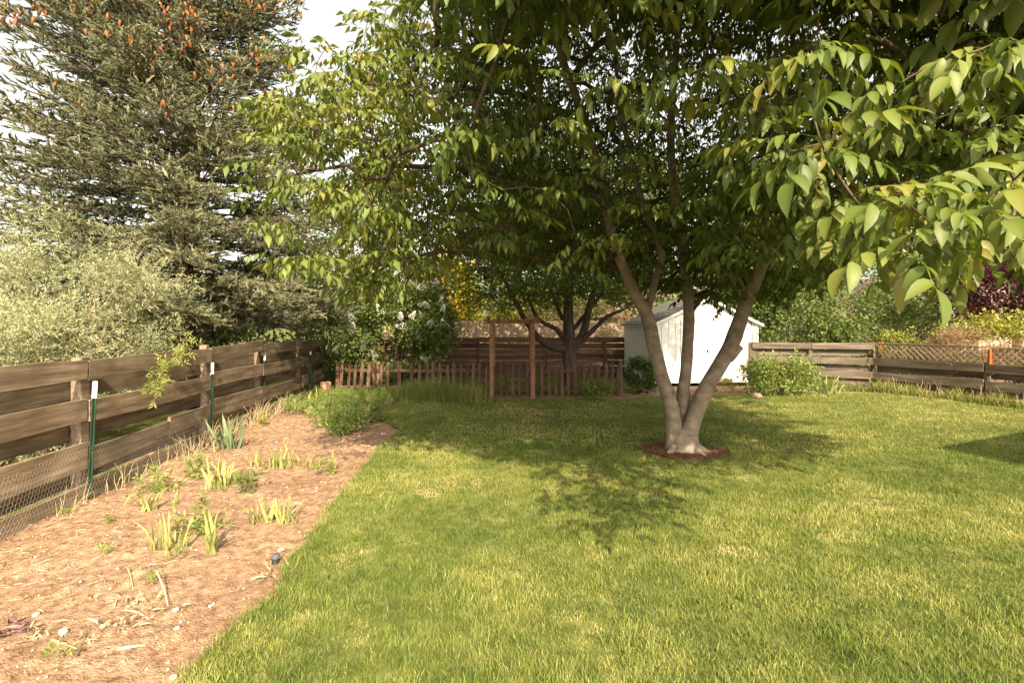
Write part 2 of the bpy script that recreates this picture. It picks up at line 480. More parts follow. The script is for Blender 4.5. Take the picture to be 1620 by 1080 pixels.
# ------------------------------------------------------------------ box-like pieces
def box_mesh(name, L, H, T, segs=1, warp=0.0, ragged=0.0, bev=.12):
    """board along local x, height along z, thickness along y; chamfered edges, optional warp"""
    b = min(H, T) * bev
    prof = [(-T / 2 + b, -H / 2), (T / 2 - b, -H / 2), (T / 2, -H / 2 + b), (T / 2, H / 2 - b), (T / 2 - b, H / 2), (-T / 2 + b, H / 2), (-T / 2, H / 2 - b), (-T / 2, -H / 2 + b)]
    if segs > 2:     # keep long boards light
        prof = [(-T / 2, -H / 2), (T / 2, -H / 2), (T / 2, H / 2), (-T / 2, H / 2)]
    k = len(prof)
    V = []
    ph = random.uniform(0, 6.28); tw = random.uniform(-1, 1)
    for i in range(segs + 1):
        t = i / segs
        x = (t - .5) * L
        dz = warp * math.sin(ph + t * 3.1) ; dy = warp * .6 * math.sin(ph * 2 + t * 2.3)
        hs_ = 1 + (random.uniform(-1, 1) * ragged)
        for (y, z) in prof:
            V.append((x + (random.uniform(-.5, .5) * ragged * .1 if i in (0, segs) else 0), y + dy + tw * warp * .8 * (z / max(H, .01)) * (t - .5), z * hs_ + dz))
    Fq = []
    for i in range(segs):
        for j in range(k):
            a = i * k + j; a2 = i * k + (j + 1) % k
            Fq.append((a, a2, a2 + k, a + k))
    Fq.append(tuple(range(k))[::-1])
    Fq.append(tuple(range(segs * k, segs * k + k)))
    me = bpy.data.meshes.new(name)
    me.from_pydata(V, [], Fq)
    return me


def place(o, parent, a, b, up=Vector((0, 0, 1))):
    """o's local x runs from a to b, local z towards up"""
    x = (b - a).normalized()
    y = up.cross(x).normalized()
    z = x.cross(y)
    Mx = Matrix((x, y, z)).transposed().to_4x4()
    Mx.translation = (a + b) / 2 - (parent.location if parent else Vector((0, 0, 0)))
    o.matrix_basis = Mx


def board(parent, name, a, b, H, T, mat, segs=1, warp=0., ragged=0., up=Vector((0, 0, 1)), bev=.12):
    me = box_mesh(name, (b - a).length, H, T, segs, warp, ragged, bev)
    me.materials.append(mat)
    o = bpy.data.objects.new(name, me)
    C.objects.link(o)
    o.parent = parent
    place(o, parent, a, b, up)
    return o


def vpost(parent, name, base, top, W, D, mat, lean=(0, 0), side=Vector((1, 0, 0))):
    a = Vector(base); b = Vector((base[0] + lean[0], base[1] + lean[1], top))
    return board(parent, name, a, b, W, D, mat, 2, .004, .03, up=side, bev=.1)


# ================================================================== GROUND
LAWN_EDGE = [(2.5, -1.62), (2.9, -1.60), (3.3, -1.54), (3.65, -1.63), (4.3, -1.70), (5.0, -1.76), (5.7, -1.79), (6.5, -1.86), (7.2, -1.88), (7.9, -1.86), (8.5, -1.87), (8.9, -2.12), (9.3, -2.45), (9.8, -2.75), (10.6, -2.9), (11.4, -2.75), (12.0, -2.6)]
_ly = np.array([p[0] for p in LAWN_EDGE]); _lx = np.array([p[1] for p in LAWN_EDGE])


def lawn_left(Y):
    Y = np.asarray(Y, float)
    return np.interp(Y, _ly, _lx) + .05 * (vnoise(Y * 4, Y * 0, 5) - .5) + .05 * (vnoise(Y * 13, Y * 0, 6) - .5)


def lawn_far(X):
    X = np.asarray(X, float)
    return np.interp(X, [-3, -1, 0, 2.6, 3.2, 4.5, 6.5, 8.2, 9.6, 10.3, 11.5], [11.6, 11.8, 12.0, 12.1, 12.3, 12.6, 12.9, 13.0, 13.2, 11.6, 8.4]) + .12 * (vnoise(X * 3, X * 0, 9) - .5)


def fbm(x, y, s):
    return sum(vnoise(x * 2.1 ** k, y * 2.1 ** k, s + k) * .5 ** k for k in range(4)) / 1.875


def ground_z(X, Y):
    X = np.asarray(X, float); Y = np.asarray(Y, float)
    inb = np.clip((X + 9) / 2, 0, 1) * np.clip((-X - 1.3) / .5, 0, 1) * np.clip((14 - Y) / 2, 0, 1) * np.clip((Y - .5), 0, 1)
    clod = np.clip(vnoise(X * 22, Y * 22, 50) - .72, 0, 1) * .11 * (vnoise(X * 1.7, Y * 1.7, 51) > .45)
    return inb * ((fbm(X * 1.2, Y * 1.2, 20) - .5) * .09 + (fbm(X * 9, Y * 9, 30) - .5) * .045 + clod) - .012


xs = np.concatenate([[-220, -120, -60, -30, -16, -10, -7.5, -6], np.arange(-5.4, -1.2, .035), [-.6, 0, 1, 2, 3, 4, 5, 6, 8, 10, 13, 18, 30, 60, 120, 220]])
ys = np.concatenate([[-120, -50, -20, -8, -3, 0, 1.2], np.arange(2.0, 9.6, .035), np.arange(9.65, 13.2, .09), [14, 15, 16, 17, 18, 20, 24, 30, 45, 80, 140, 300]])
GX, GY = np.meshgrid(xs, ys, indexing='ij')
V = np.stack([GX, GY, ground_z(GX, GY)], -1).reshape(-1, 3)
ni, nj = GX.shape
I, J = np.meshgrid(np.arange(ni - 1), np.arange(nj - 1), indexing='ij')
a = (I * nj + J).ravel()
Q = np.stack([a, a + nj, a + nj + 1, a + 1], 1)
ground = link('ground', tri_mesh('ground', V, quads_to_tris(Q), smooth=True), M['soil'])
tag(ground, kind='structure')

def yard(name, pts):
    me = bpy.data.meshes.new(name); me.from_pydata([(x, y, .004) for x, y in pts], [], [tuple(range(len(pts)))])
    tag(link(name, me, M['thatch']), kind='structure')
yard('side_yard', [(-200, -20), (-2.3, -20), (-4.5, 4.24), (-5.6, 15.5), (-8, 17.2), (-200, 17.2)])
yard('far_yard', [(-200, 17.21), (200, 17.21), (200, 290), (-200, 290)])
# the lawn: a sheet a little above the soil, edged along the bed
def strip_sheet(name, rows, mat, z=.02):
    V, Q = [], []
    for (y, x0, x1) in rows:
        for k in range(25):
            V.append((x0 + (x1 - x0) * k / 24, y, z))
    for i in range(len(rows) - 1):
        for k in range(24):
            Q.append((i * 25 + k, i * 25 + k + 1, i * 25 + 26 + k, i * 25 + 25 + k))
    return link(name, tri_mesh(name, np.array(V), quads_to_tris(np.array(Q))), mat)

rows = [(-6, -1.5, 14)] + [(y, float(lawn_left(y)), float(np.interp(y, [2, 8.4, 11.6, 13.2], [14, 11.4, 10.2, 9.5]))) for y in np.arange(2.0, 12.05, .1)]
lawn = strip_sheet('lawn', rows, M['thatch'], .018)
V = [( -2.6, 12.05), (2.6, 12.05), (3.2, 12.3), (4.5, 12.6), (6.5, 12.9), (8.2, 13.0), (9.4, 13.2), (10.05, 12.05)]
tag(lawn, kind='structure')
me = bpy.data.meshes.new('lawn_far')
me.from_pydata([(x, y, .018) for x, y in V[1:]], [], [tuple(range(len(V) - 1))])
tag(link('lawn_border', me, M['thatch']), kind='structure')
me = bpy.data.meshes.new('lawn_back')
me.from_pydata([(-6, 13.0, .012), (3.4, 13.0, .012), (3.2, 16.9, .012), (-6, 16.9, .012)], [], [(0, 1, 2, 3)])
tag(link('back_lawn', me, M['thatch']), kind='structure')


def blades(P, h, wd, lean, v, three=True):
    n = len(P)
    yaw = rng.uniform(0, 2 * np.pi, n); ly = rng.uniform(0, 2 * np.pi, n)
    s = np.stack([np.cos(yaw), np.sin(yaw), np.zeros(n)], 1) * (wd / 2)[:, None]
    L = np.stack([np.cos(ly), np.sin(ly), np.zeros(n)], 1) * (lean * h)[:, None]
    up = np.zeros((n, 3)); up[:, 2] = h * np.sqrt(np.clip(1 - (lean * .7) ** 2, .2, 1))
    if three:
        m = P + up * .6 + L * .35
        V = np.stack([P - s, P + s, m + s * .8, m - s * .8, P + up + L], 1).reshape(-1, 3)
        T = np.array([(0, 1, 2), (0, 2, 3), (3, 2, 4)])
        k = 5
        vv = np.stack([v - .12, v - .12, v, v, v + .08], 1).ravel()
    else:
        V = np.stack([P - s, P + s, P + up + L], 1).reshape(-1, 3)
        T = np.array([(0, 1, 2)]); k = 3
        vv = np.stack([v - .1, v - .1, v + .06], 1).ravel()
    return V, (T[None] + (np.arange(n) * k)[:, None, None]).reshape(-1, 3), np.clip(vv, 0, 1)


TREE = np.array([2.36, 7.0])


def lawn_points(n, y0, y1, pw=1.0):
    Y = y0 + (y1 - y0) * rng.uniform(0, 1, n) ** pw
    half = Y * 1.06 + .3
    X = rng.uniform(-1, 1, n) * half
    ok = (X > lawn_left(Y) - .03 * rng.exponential(1, n)) & (Y < lawn_far(X)) & (X < 11.9)
    ring = ((X - TREE[0]) / .62) ** 2 + ((Y - TREE[1] + .03) / .52) ** 2
    ok &= ring > .75 + .5 * vnoise(X * 9, Y * 9, 3)
    return X[ok], Y[ok]


def grass_tone(X, Y):
    n = len(X)
    big = vnoise(X * 1.1, Y * 1.1, 40) * .6 + vnoise(X * 2.9, Y * 2.9, 41) * .4
    fine = vnoise(X * 8, Y * 8, 42)
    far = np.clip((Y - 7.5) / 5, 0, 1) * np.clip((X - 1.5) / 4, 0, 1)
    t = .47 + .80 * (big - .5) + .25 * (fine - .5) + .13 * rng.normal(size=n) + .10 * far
    straw = (vnoise(X * 2.3 + 9, Y * 3.1, 43) * .7 + vnoise(X * 8, Y * 8, 44) * .3)
    t = np.where(straw > .74, t + .32 * np.clip((straw - .74) / .1, 0, 1), t)
    return np.clip(t, 0.02, 1), straw


gparts = []
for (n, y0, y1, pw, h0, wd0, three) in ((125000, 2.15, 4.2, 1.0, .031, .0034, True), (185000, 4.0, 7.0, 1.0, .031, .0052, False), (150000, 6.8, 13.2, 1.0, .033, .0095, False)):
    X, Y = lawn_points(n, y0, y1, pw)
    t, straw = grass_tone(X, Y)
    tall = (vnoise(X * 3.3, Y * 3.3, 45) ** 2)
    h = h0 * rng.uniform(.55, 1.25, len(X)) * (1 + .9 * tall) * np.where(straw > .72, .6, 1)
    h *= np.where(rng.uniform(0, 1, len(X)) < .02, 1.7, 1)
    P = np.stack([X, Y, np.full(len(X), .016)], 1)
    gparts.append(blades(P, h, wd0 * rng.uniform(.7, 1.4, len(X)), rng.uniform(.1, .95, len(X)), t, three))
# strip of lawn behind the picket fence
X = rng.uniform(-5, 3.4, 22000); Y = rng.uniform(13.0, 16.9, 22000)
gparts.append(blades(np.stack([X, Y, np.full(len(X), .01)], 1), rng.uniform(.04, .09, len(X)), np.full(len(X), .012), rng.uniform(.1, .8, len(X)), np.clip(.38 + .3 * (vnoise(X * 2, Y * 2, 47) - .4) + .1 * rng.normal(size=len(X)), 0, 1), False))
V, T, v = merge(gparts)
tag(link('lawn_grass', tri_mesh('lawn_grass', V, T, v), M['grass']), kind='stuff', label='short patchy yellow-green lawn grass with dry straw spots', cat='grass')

# mulch ring round the walnut
def disc(name, c, rx, ry, mat, z=.028, n=48, hump=.02):
    V = [(c[0], c[1], z + hump)]
    rings = 5
    for r in range(1, rings + 1):
        for k in range(n):
            a_ = k / n * 6.2832; q = r / rings
            e = 1 + (.10 * math.sin(3 * a_ + 1) + .06 * math.sin(7 * a_)) * q
            V.append((c[0] + rx * q * e * math.cos(a_), c[1] + ry * q * e * math.sin(a_), z + hump * (1 - q * q) + (random.uniform(-.006, .006) if r < rings else -.02)))
    T = [(0, 1 + k, 1 + (k + 1) % n) for k in range(n)]
    for r in range(rings - 1):
        for k in range(n):
            a0 = 1 + r * n + k; a1 = 1 + r * n + (k + 1) % n
            T += [(a0, a0 + n, a1 + n), (a0, a1 + n, a1)]
    return link(name, tri_mesh(name, np.array(V), np.array(T), smooth=True), mat)

tag(disc('mulch_ring', (TREE[0], TREE[1] - .03), .62, .52, M['mulch']), kind='structure')


def chips(name, n, fx, fy, L, W, mat, label, z0=.03, flat=.35):
    """loose flat chips strewn over an area"""
    X, Y = fx(n), fy(n)
    t = (np.array([(-.5, -.5, 0), (.5, -.4, 0), (.5, .5, .1), (-.45, .4, .08), (-.5, -.5, -.25), (.5, .5, -.25)]) * (L, W, .4 * W), np.array([(0, 1, 2), (0, 2, 3), (0, 4, 1), (2, 5, 3), (1, 4, 5), (1, 5, 2)]), np.zeros(6))
    Vv, Tt, vv = scatter([t], np.stack([X, Y, np.full(len(X), z0)], 1), rot_ypr(rng.uniform(0, 6.28, len(X)), rng.uniform(-flat, flat, len(X)), rng.uniform(-flat, flat, len(X))), rng.uniform(.5, 1.5, len(X)), rng.uniform(0, 1, len(X)))
    o = link(name, tri_mesh(name, Vv, Tt, vv), mat)
    return tag(o, label, 'ground cover', kind='stuff')

def ring_xy(n):
    a_ = rng.uniform(0, 6.283, n); q = np.sqrt(rng.uniform(.05, 1, n)) * 1.0
    return TREE[0] + .58 * q * np.cos(a_), TREE[1] - .03 + .48 * q * np.sin(a_)
_rx, _ry = ring_xy(700)
chips('bark_chips', 700, lambda n: _rx, lambda n: _ry, .035, .012, M['mulch'], 'reddish bark chips round the foot of the grey trunked tree', .045)
chips('wood_chips', 2600, lambda n: rng.uniform(2.7, 7.9, n), lambda n: rng.uniform(12.75, 14.6, n), .05, .022, leaf_mat('pale_chip', [(0, (.20, .11, .075)), (.5, (.36, .23, .165)), (1, (.52, .38, .29))], .02, (1, 1, 1)), 'pale pinkish wood chips strewn in front of the white shed', .012)
# soil crumbs and pebbles on the bed
_by = rng.uniform(2.3, 9.5, 5200)
_bx = rng.uniform(-4.8, -1.6, 5200)
_k = _bx < lawn_left(_by) - .02
_bx, _by = _bx[_k], _by[_k]
tz = ground_z(_bx, _by)
peb = (np.array([(1, 0, 0), (-1, .1, 0), (0, 1, 0), (.1, -1, 0), (0, 0, .8), (0, 0, -.6)]) * .5, np.array([(0, 2, 4), (2, 1, 4), (1, 3, 4), (3, 0, 4), (2, 0, 5), (1, 2, 5), (3, 1, 5), (0, 3, 5)]), np.zeros(6))
Vv, Tt, vv = scatter([peb], np.stack([_bx, _by, tz + .002], 1), rot_ypr(rng.uniform(0, 6.3, len(_bx)), 0, 0), .006 + .012 * rng.uniform(0, 1, len(_bx)) ** 4 * 2, rng.uniform(0, 1, len(_bx)))
tag(link('soil_crumbs', tri_mesh('soil_crumbs', Vv, Tt, vv), leaf_mat('crumb', [(0, (.16, .085, .045)), (.7, (.36, .22, .13)), (.93, (.48, .33, .22)), (1, (.62, .54, .44))], .0, (1, 1, 1))), 'crumbs of reddish soil and small pebbles on the garden bed', 'ground cover', kind='stuff')
# dry straw bits lying on the bed, denser towards the fence
n = 1500
_y = rng.uniform(2.6, 9.5, n); _x = -4.1 - .099 * (_y - 4.24) + rng.exponential(.55, n)
_k = _x < lawn_left(_y) - .05
_x, _y = _x[_k], _y[_k]
st = (np.array([(-.5, -.02, 0), (-.5, .02, 0), (.5, 0, .02), (0, .03, .1)]), np.array([(0, 1, 3), (0, 3, 2), (1, 2, 3)]), np.zeros(4))
Vv, Tt, vv = scatter([st], np.stack([_x, _y, ground_z(_x, _y) + .006], 1), rot_ypr(rng.normal(.2, .8, len(_x)), 0, 0), rng.uniform(.03, .11, len(_x)), rng.uniform(0, 1, len(_x)))
tag(link('straw_litter', tri_mesh('straw_litter', Vv, Tt, vv), leaf_mat('straw_bits', [(0, (.30, .18, .09)), (.6, (.48, .34, .19)), (1, (.62, .48, .30))], .05, (1, 1, 1))), 'dry straw litter along the foot of the old board fence', 'ground cover', kind='stuff')

# ================================================================== LEFT BOARD FENCE
def lf(Y, off=0.0, z=0.0):
    """point on the left fence line; off is towards the bed"""
    return Vector((-4.29 - .099 * (Y - 4.24) + off * .995, Y + off * .099, z))

fence = thing('board_fence', 'weathered brown plank fence running along the soil bed under the spruce', 'fence', lf(5, 0, 0))
PY = [2.7, 5.11, 7.63, 9.6, 12.0, 14.3]
for i, y in enumerate(PY):
    top = 1.40 + (.03 if i == 1 else 0) + (.06 if i == 2 else 0)
    vpost(fence, 'post', lf(y, 0, -.15), top, .13 if i == 1 else .10, .10, M['post_wood'], (.02 if i == 1 else -.01 * i, 0.0), side=Vector((.099, -1, 0)))
# front and rear planks overlap in height like a shadow-box fence
front = [(1.315, .20), (.90, .215), (.43, .27), (.07, .19)]
rear = [(1.11, .21), (.69, .21), (.22, .17)]
for i in range(5):
    y0, y1 = PY[i], PY[i + 1]
    lift = [0, 0, .03, .0, -.02][i]
    fr, bk = front, rear
    for (z, h) in fr:
        e0, e1 = random.uniform(-.03, .03), random.uniform(-.03, .03)
        if i == 1 and abs(z - .43) < .01:      # split plank in two lengths
            ym = 6.55
            board(fence, 'plank', lf(y0 + .02, .068, z + .03), lf(ym - .01, .070, z + .02), .11, .038, M['board'], 3, .008, .05)
            board(fence, 'plank', lf(y0 + .02, .068, z - .10), lf(ym - .3, .072, z - .06), .12, .038, M['board'], 3, .008, .05)
            board(fence, 'plank', lf(ym + .01, .068, z + .03), lf(y1 - .02, .068, z + .02), .22, .038, M['board'], 3, .008, .04)
            continue
        board(fence, 'plank', lf(y0 + .012, .07, z + e0 + lift), lf(y1 - .012, .07, z + e1 + lift), h * random.uniform(.93, 1.05), .038, M['board'], 4, .012, .03)
    for (z, h) in bk:
        e0, e1 = random.uniform(-.03, .03), random.uniform(-.03, .03)
        board(fence, 'plank', lf(y0 + .012, -.07, z + e0 + lift), lf(y1 - .012, -.07, z + e1 + lift), h * random.uniform(.92, 1.06), .038, M['board'], 4, .012, .03)

# steel stakes with white tips
def stake(base, top, lean, label, tip_from):
    t = thing('fence_stake', label, 'stake', base, 'green steel stakes along the plank fence')
    def tprof(z0, z1, grow):
        # T section: flange and web
        pr = np.array([(-.019, -.004), (.019, -.004), (.019, .004), (.004, .004), (.004, .03), (-.004, .03), (-.004, .004), (-.019, .004)]) * grow
        n = 7; V = []
        for i in range(n):
            z = z0 + (z1 - z0) * i / (n - 1); q = (z) / top
            for x, y in pr: V.append((x + lean[0] * q, -y + lean[1] * q, z))
        Fq = []
        k = len(pr)
        for i in range(n - 1):
            for j in range(k):
                a_ = i * k + j; b_ = i * k + (j + 1) % k
                Fq.append((a_, b_, b_ + k, a_ + k))
        Fq.append(tuple(range(k))[::-1]); Fq.append(tuple(range((n - 1) * k, n * k)))
        me = bpy.data.meshes.new('stake'); me.from_pydata(V, [], Fq)
        return me
    def stud(z):
        me = box_mesh('stud', .012, .018, .02)
        me.materials.append(M['green_steel'])
        o = bpy.data.objects.new('stud', me); C.objects.link(o); o.parent = t
        o.location = (lean[0] * z / top, .012 + lean[1] * z / top, z)
    link('shaft', tprof(-.2, tip_from, 1.0), M['green_steel'], t, base)
    link('white_tip', tprof(tip_from, top, 1.06), M['white_steel'], t, base)
    for z in np.arange(.15, tip_from - .05, .11): stud(z)
    return t

stake(Vector((-4.26, 5.10, 0)), 1.19, (.06, 0), 'green steel stake with long white tip, nearest of the stakes by the fence', 1.02)
stake(Vector((-4.49, 7.55, 0)), 1.20, (.02, 0), 'green steel stake beside the big blue-green iris', 1.03)
stake(Vector((-4.80, 9.75, 0)), 1.21, (.03, 0), 'green steel stake with white tip, third along the fence', 1.08)
stake(Vector((-5.00, 12.5, 0)), 1.12, (.02, 0), 'dark steel stake in the shaded far end of the plank fence', 1.03)

# chicken wire hanging on the lower planks
def hex_wire(name, y0, y1, z_top, cell, off, label):
    E = []
    s = cell / math.sqrt(3)
    nu = int((y1 - y0) / cell)
    for i in range(nu):
        nz = int(z_top(y0 + i * cell) / (s * 1.5)) + 1
        for j in range(nz):
            u = y0 + (i + .5 * (j % 2)) * cell; vz = j * s * 1.5
            E += [((u, vz - s / 2), (u, vz + s / 2)), ((u, vz + s / 2), (u + cell / 2, vz + s)), ((u, vz + s / 2), (u - cell / 2, vz + s))]
    E = np.array(E)
    A, B = E[:, 0], E[:, 1]
    def to3(p):
        rip = .02 * np.sin(p[:, 0] * 5) + .03 * (vnoise(p[:, 0] * 3, p[:, 1] * 4, 70) - .3)
        X = -4.29 - .099 * (p[:, 0] - 4.24) + off + rip
        return np.stack([X, p[:, 0] + .03 * np.sin(p[:, 1] * 9), p[:, 1] + .02 * np.sin(p[:, 0] * 3) + .02], 1)
    a3, b3 = to3(A), to3(B)
    d = b3 - a3; d /= np.linalg.norm(d, axis=1, keepdims=True)
    nrm = np.array([.995, -.1, 0])
    s1 = np.cross(d, nrm) * .0007; s2 = nrm * .0007
    V = np.stack([a3 - s1, a3 + s1, a3 + s2, b3 - s1, b3 + s1, b3 + s2], 1).reshape(-1, 3)
    T = np.array([(0, 1, 4), (0, 4, 3), (1, 2, 5), (1, 5, 4), (2, 0, 3), (2, 3, 5)])
    T = (T[None] + (np.arange(len(a3)) * 6)[:, None, None]).reshape(-1, 3)
    o = link(name, tri_mesh(name, V, T), M['wire'])
    tag(o, label, 'wire netting')

hex_wire('chicken_wire', 3.6, 7.4, lambda y: .52 + .05 * math.sin(y * 4), .042, .125, 'rusty chicken wire hung over the lowest planks by the nearest stake')

# ------------------------------------------------------------------ arcs of dry stems
def dry_stems(n, basef, h, spread, r0, mat):
    parts = []
    for i in range(n):
        b = np.array(basef())
        d = rng.normal(size=3) * spread; d[2] = abs(d[2]) * .3 + h * rng.uniform(.5, 1.2)
        k = rng.normal(size=3) * .3 * h
        t = np.linspace(0, 1, 4)[:, None]
        P = b + d * t + k * (t * (1 - t)) + np.array([0, 0, -.25 * h]) * t * t
        parts.append(tube(P, np.linspace(r0, r0 * .4, 4), 3, False))
    return merge(parts)

V, T, v = dry_stems(170, lambda: lf(rng.choice([7.7, 8.9, 9.4, 10.4, 6.9]) + rng.normal() * .28, .10 + abs(rng.normal()) * .1, .0), .38, .13, .004, None)
tag(link('dead_weed_stems', tri_mesh('dead_weed_stems', V, T), M['straw']), 'tangled dead weed stems caught against the plank fence', 'weeds', kind='stuff')
V, T, v = dry_stems(60, lambda: lf(rng.uniform(4.6, 7.6), .14 + abs(rng.normal()) * .05, .0), .3, .06, .003, None)
tag(link('dry_stalks', tri_mesh('dry_stalks', V, T), M['straw']), 'thin dry stalks standing behind the chicken wire', 'weeds', kind='stuff')

# ================================================================== PICKET FENCE, ARBOR, STUMP
pf = thing('picket_fence', 'low weathered picket fence across the back of the lawn', 'fence', (-1, 12.6, 0))
def pfY(x): return 12.62 + (.25 * (-2.5 - x) / 2 if x < -2.5 else 0)
x = -4.35
k = 0
while x < 2.68:
    y = pfY(x)
    hgt = .80 + random.uniform(-.06, .05) + (.05 if x < -3.4 else 0)
    wd = random.uniform(.065, .085)
    lean = random.uniform(-.015, .02) + (.06 if x < -3.5 else 0)
    if not (-.42 < x < -.3):
        # pointed picket
        prof = [(-wd / 2, 0), (wd / 2, 0), (wd / 2, hgt - .07), (wd * .16, hgt), (-wd * .16, hgt), (-wd / 2, hgt - .07)]
        V = [(px_ + lean * pz_ / hgt, -.011, pz_) for px_, pz_ in prof] + [(px_ + lean * pz_ / hgt, .011, pz_) for px_, pz_ in prof]
        m_ = len(prof)
        Fq = [tuple(range(m_))[::-1] if False else tuple(range(m_)), tuple(range(m_, 2 * m_))[::-1]] + [(j, j + m_, (j + 1) % m_ + m_, (j + 1) % m_) for j in range(m_)]
        me = bpy.data.meshes.new('picket'); me.from_pydata(V, [], Fq)
        link('picket', me, M['picket'], pf, (x, y - .03, .02 + random.uniform(-.02, .02)))
    x += random.uniform(.145, .20) if not (-3.25 < x < -2.6) else .30
for (z, t_) in ((.63, .075), (.20, .075)):
    for (xa, xb) in ((-4.5, -3.4), (-3.4, -2.0), (-2.0, -.45), (-.44, .42), (.43, 1.6), (1.6, 2.72)):
        board(pf, 'rail', Vector((xa, pfY(xa), z + random.uniform(-.015, .015))), Vector((xb - .004, pfY(xb), z + random.uniform(-.015, .015))), t_, .035, M['picket'], 2, .004, .03)
for xx in (-4.45, -3.38, -1.95, 1.62, 2.72):
    vpost(pf, 'post', (xx, pfY(xx) + .07, -.1), .82 if xx < 2 else .86, .09, .09, M['picket'])

ar = thing('garden_arbor', 'reddish wooden garden arbor with a slatted top over the picket gate', 'arbor', (0, 12.5, 0))
for (xx, yy) in ((-.49, 12.22), (.50, 12.22), (-.49, 12.98), (.50, 12.98)):
    vpost(ar, 'post', (xx, yy, -.1), 1.82, .10, .10, M['cedar'], (random.uniform(-.015, .015), 0))
for yy in (12.22, 12.98):
    board(ar, 'beam', Vector((-.66, yy, 1.845)), Vector((.70, yy, 1.855)), .10, .09, M['cedar'], 2, .004)
for k in range(6):
    xx = -.60 + k * .245
    board(ar, 'cross_slat', Vector((xx, 12.02, 1.925)), Vector((xx, 13.2, 1.925)), .085, .05, M['cedar'], 2, .004)
st_ = board(None, 'leaning_stick', gp(820, 629), Vector((.44, 12.12, .62)), .035, .03, M['picket'], 2, .008)
tag(st_, 'thin grey stick leaning against the right arbor post', 'stick')

# stump
def lathe(name, prof, sides, lump, mat, loc, parent=None, seed=1):
    r = np.random.default_rng(seed)
    P = np.array([(0, 0, z) for _, z in prof]); 
    V, T = tube(P, [q for q, _ in prof], sides, True, lump)
    return link(name, tri_mesh(name, V, T, smooth=False), mat, parent, loc)
s_ = gp(515, 627)
stt = thing('tree_stump', 'short sawn tree stump beside the end of the plank fence', 'stump', s_)
lathe('wood', [(.155, -.05), (.145, .1), (.135, .25), (.13, .36)], 14, .05, M['stump'], s_, stt)
lathe('cut_face', [(.12, .358), (.118, .368)], 14, .03, M['post_wood'], s_, stt)

# ================================================================== SHED
SHC = Vector((4.03, 14.3, 0)); SHA = R_(7.0)
shed = bpy.data.objects.new('garden_shed', None); C.objects.link(shed)
shed.location = SHC
shed.rotation_euler = (0, 0, SHA)
tag(shed, 'white gabled garden shed with double doors behind the tree', 'shed')
SW, SD, EZ, PK = 3.12, 2.5, 1.80, 2.52


def shed_part(name, V, Fq, mat, parent=None):
    me = bpy.data.meshes.new(name); me.from_pydata([tuple(q) for q in V], [], Fq); me.materials.append(mat)
    o = bpy.data.objects.new(name, me); C.objects.link(o); o.parent = parent or shed
    return o


def sbox(name, x0, x1, y0, y1, z0, z1, mat, parent=None):
    V = [(x0, y0, z0), (x1, y0, z0), (x1, y1, z0), (x0, y1, z0), (x0, y0, z1), (x1, y0, z1), (x1, y1, z1), (x0, y1, z1)]
    return shed_part(name, V, [(0, 3, 2, 1), (4, 5, 6, 7), (0, 1, 5, 4), (1, 2, 6, 5), (2, 3, 7, 6), (3, 0, 4, 7)], mat, parent)

def gz(x): return EZ + (PK - EZ) * (1 - abs(x - SW / 2) / (SW / 2))
# core behind the siding
cw = .03
shed_part('wall_core', [(cw, cw, .12), (SW - cw, cw, .12), (SW - cw, cw, EZ - .03), (SW / 2, cw, PK - .05), (cw, cw, EZ - .03), (cw, SD - cw, .12), (SW - cw, SD - cw, .12), (SW - cw, SD - cw, EZ - .03), (SW / 2, SD - cw, PK - .05), (cw, SD - cw, EZ - .03)], [(0, 1, 2, 3, 4), (9, 8, 7, 6, 5), (0, 4, 9, 5), (1, 6, 7, 2), (4, 3, 8, 9), (3, 2, 7, 8), (0, 5, 6, 1)], M['white_siding'])
ns = 15
for i in range(ns):
    a_, b_ = SW * i / ns + .004, SW * (i + 1) / ns - .004
    pts = [(a_, .13), (b_, .13), (b_, gz(b_))]
    if a_ < SW / 2 < b_: pts.append((SW / 2, PK))
    pts.append((a_, gz(a_)))
    V = [(q, 0, z) for q, z in pts] + [(q, .028, z) for q, z in pts]
    m_ = len(pts)
    shed_part('siding_strip', V, [tuple(range(m_)), tuple(range(m_, 2 * m_))[::-1]] + [(j + m_, (j + 1) % m_ + m_, (j + 1) % m_, j)[::-1] for j in range(m_)], M['white_siding'])
ns = 12
for i in range(ns):
    sbox('siding_strip', 0, .028, .032 + (SD - .032) * i / ns + .004, .032 + (SD - .032) * (i + 1) / ns - .004, .13, EZ, M['white_siding'])
    sbox('siding_strip', SW - .028, SW, .032 + (SD - .032) * i / ns + .004, .032 + (SD - .032) * (i + 1) / ns - .004, .13, EZ, M['white_siding'])
for xx in (-.012, SW - .068):
    sbox('corner_trim', xx, xx + .08, -.022, -.002, .12, EZ + .02, M['white_trim'])
sbox('base_trim', .07, SW - .07, -.016, -.002, .12, .20, M['white_trim'])
for xx in (.25, 1.5, 2.75): sbox('skid', xx, xx + .12, -.02, SD, -.02, .115, M['dark_board'])
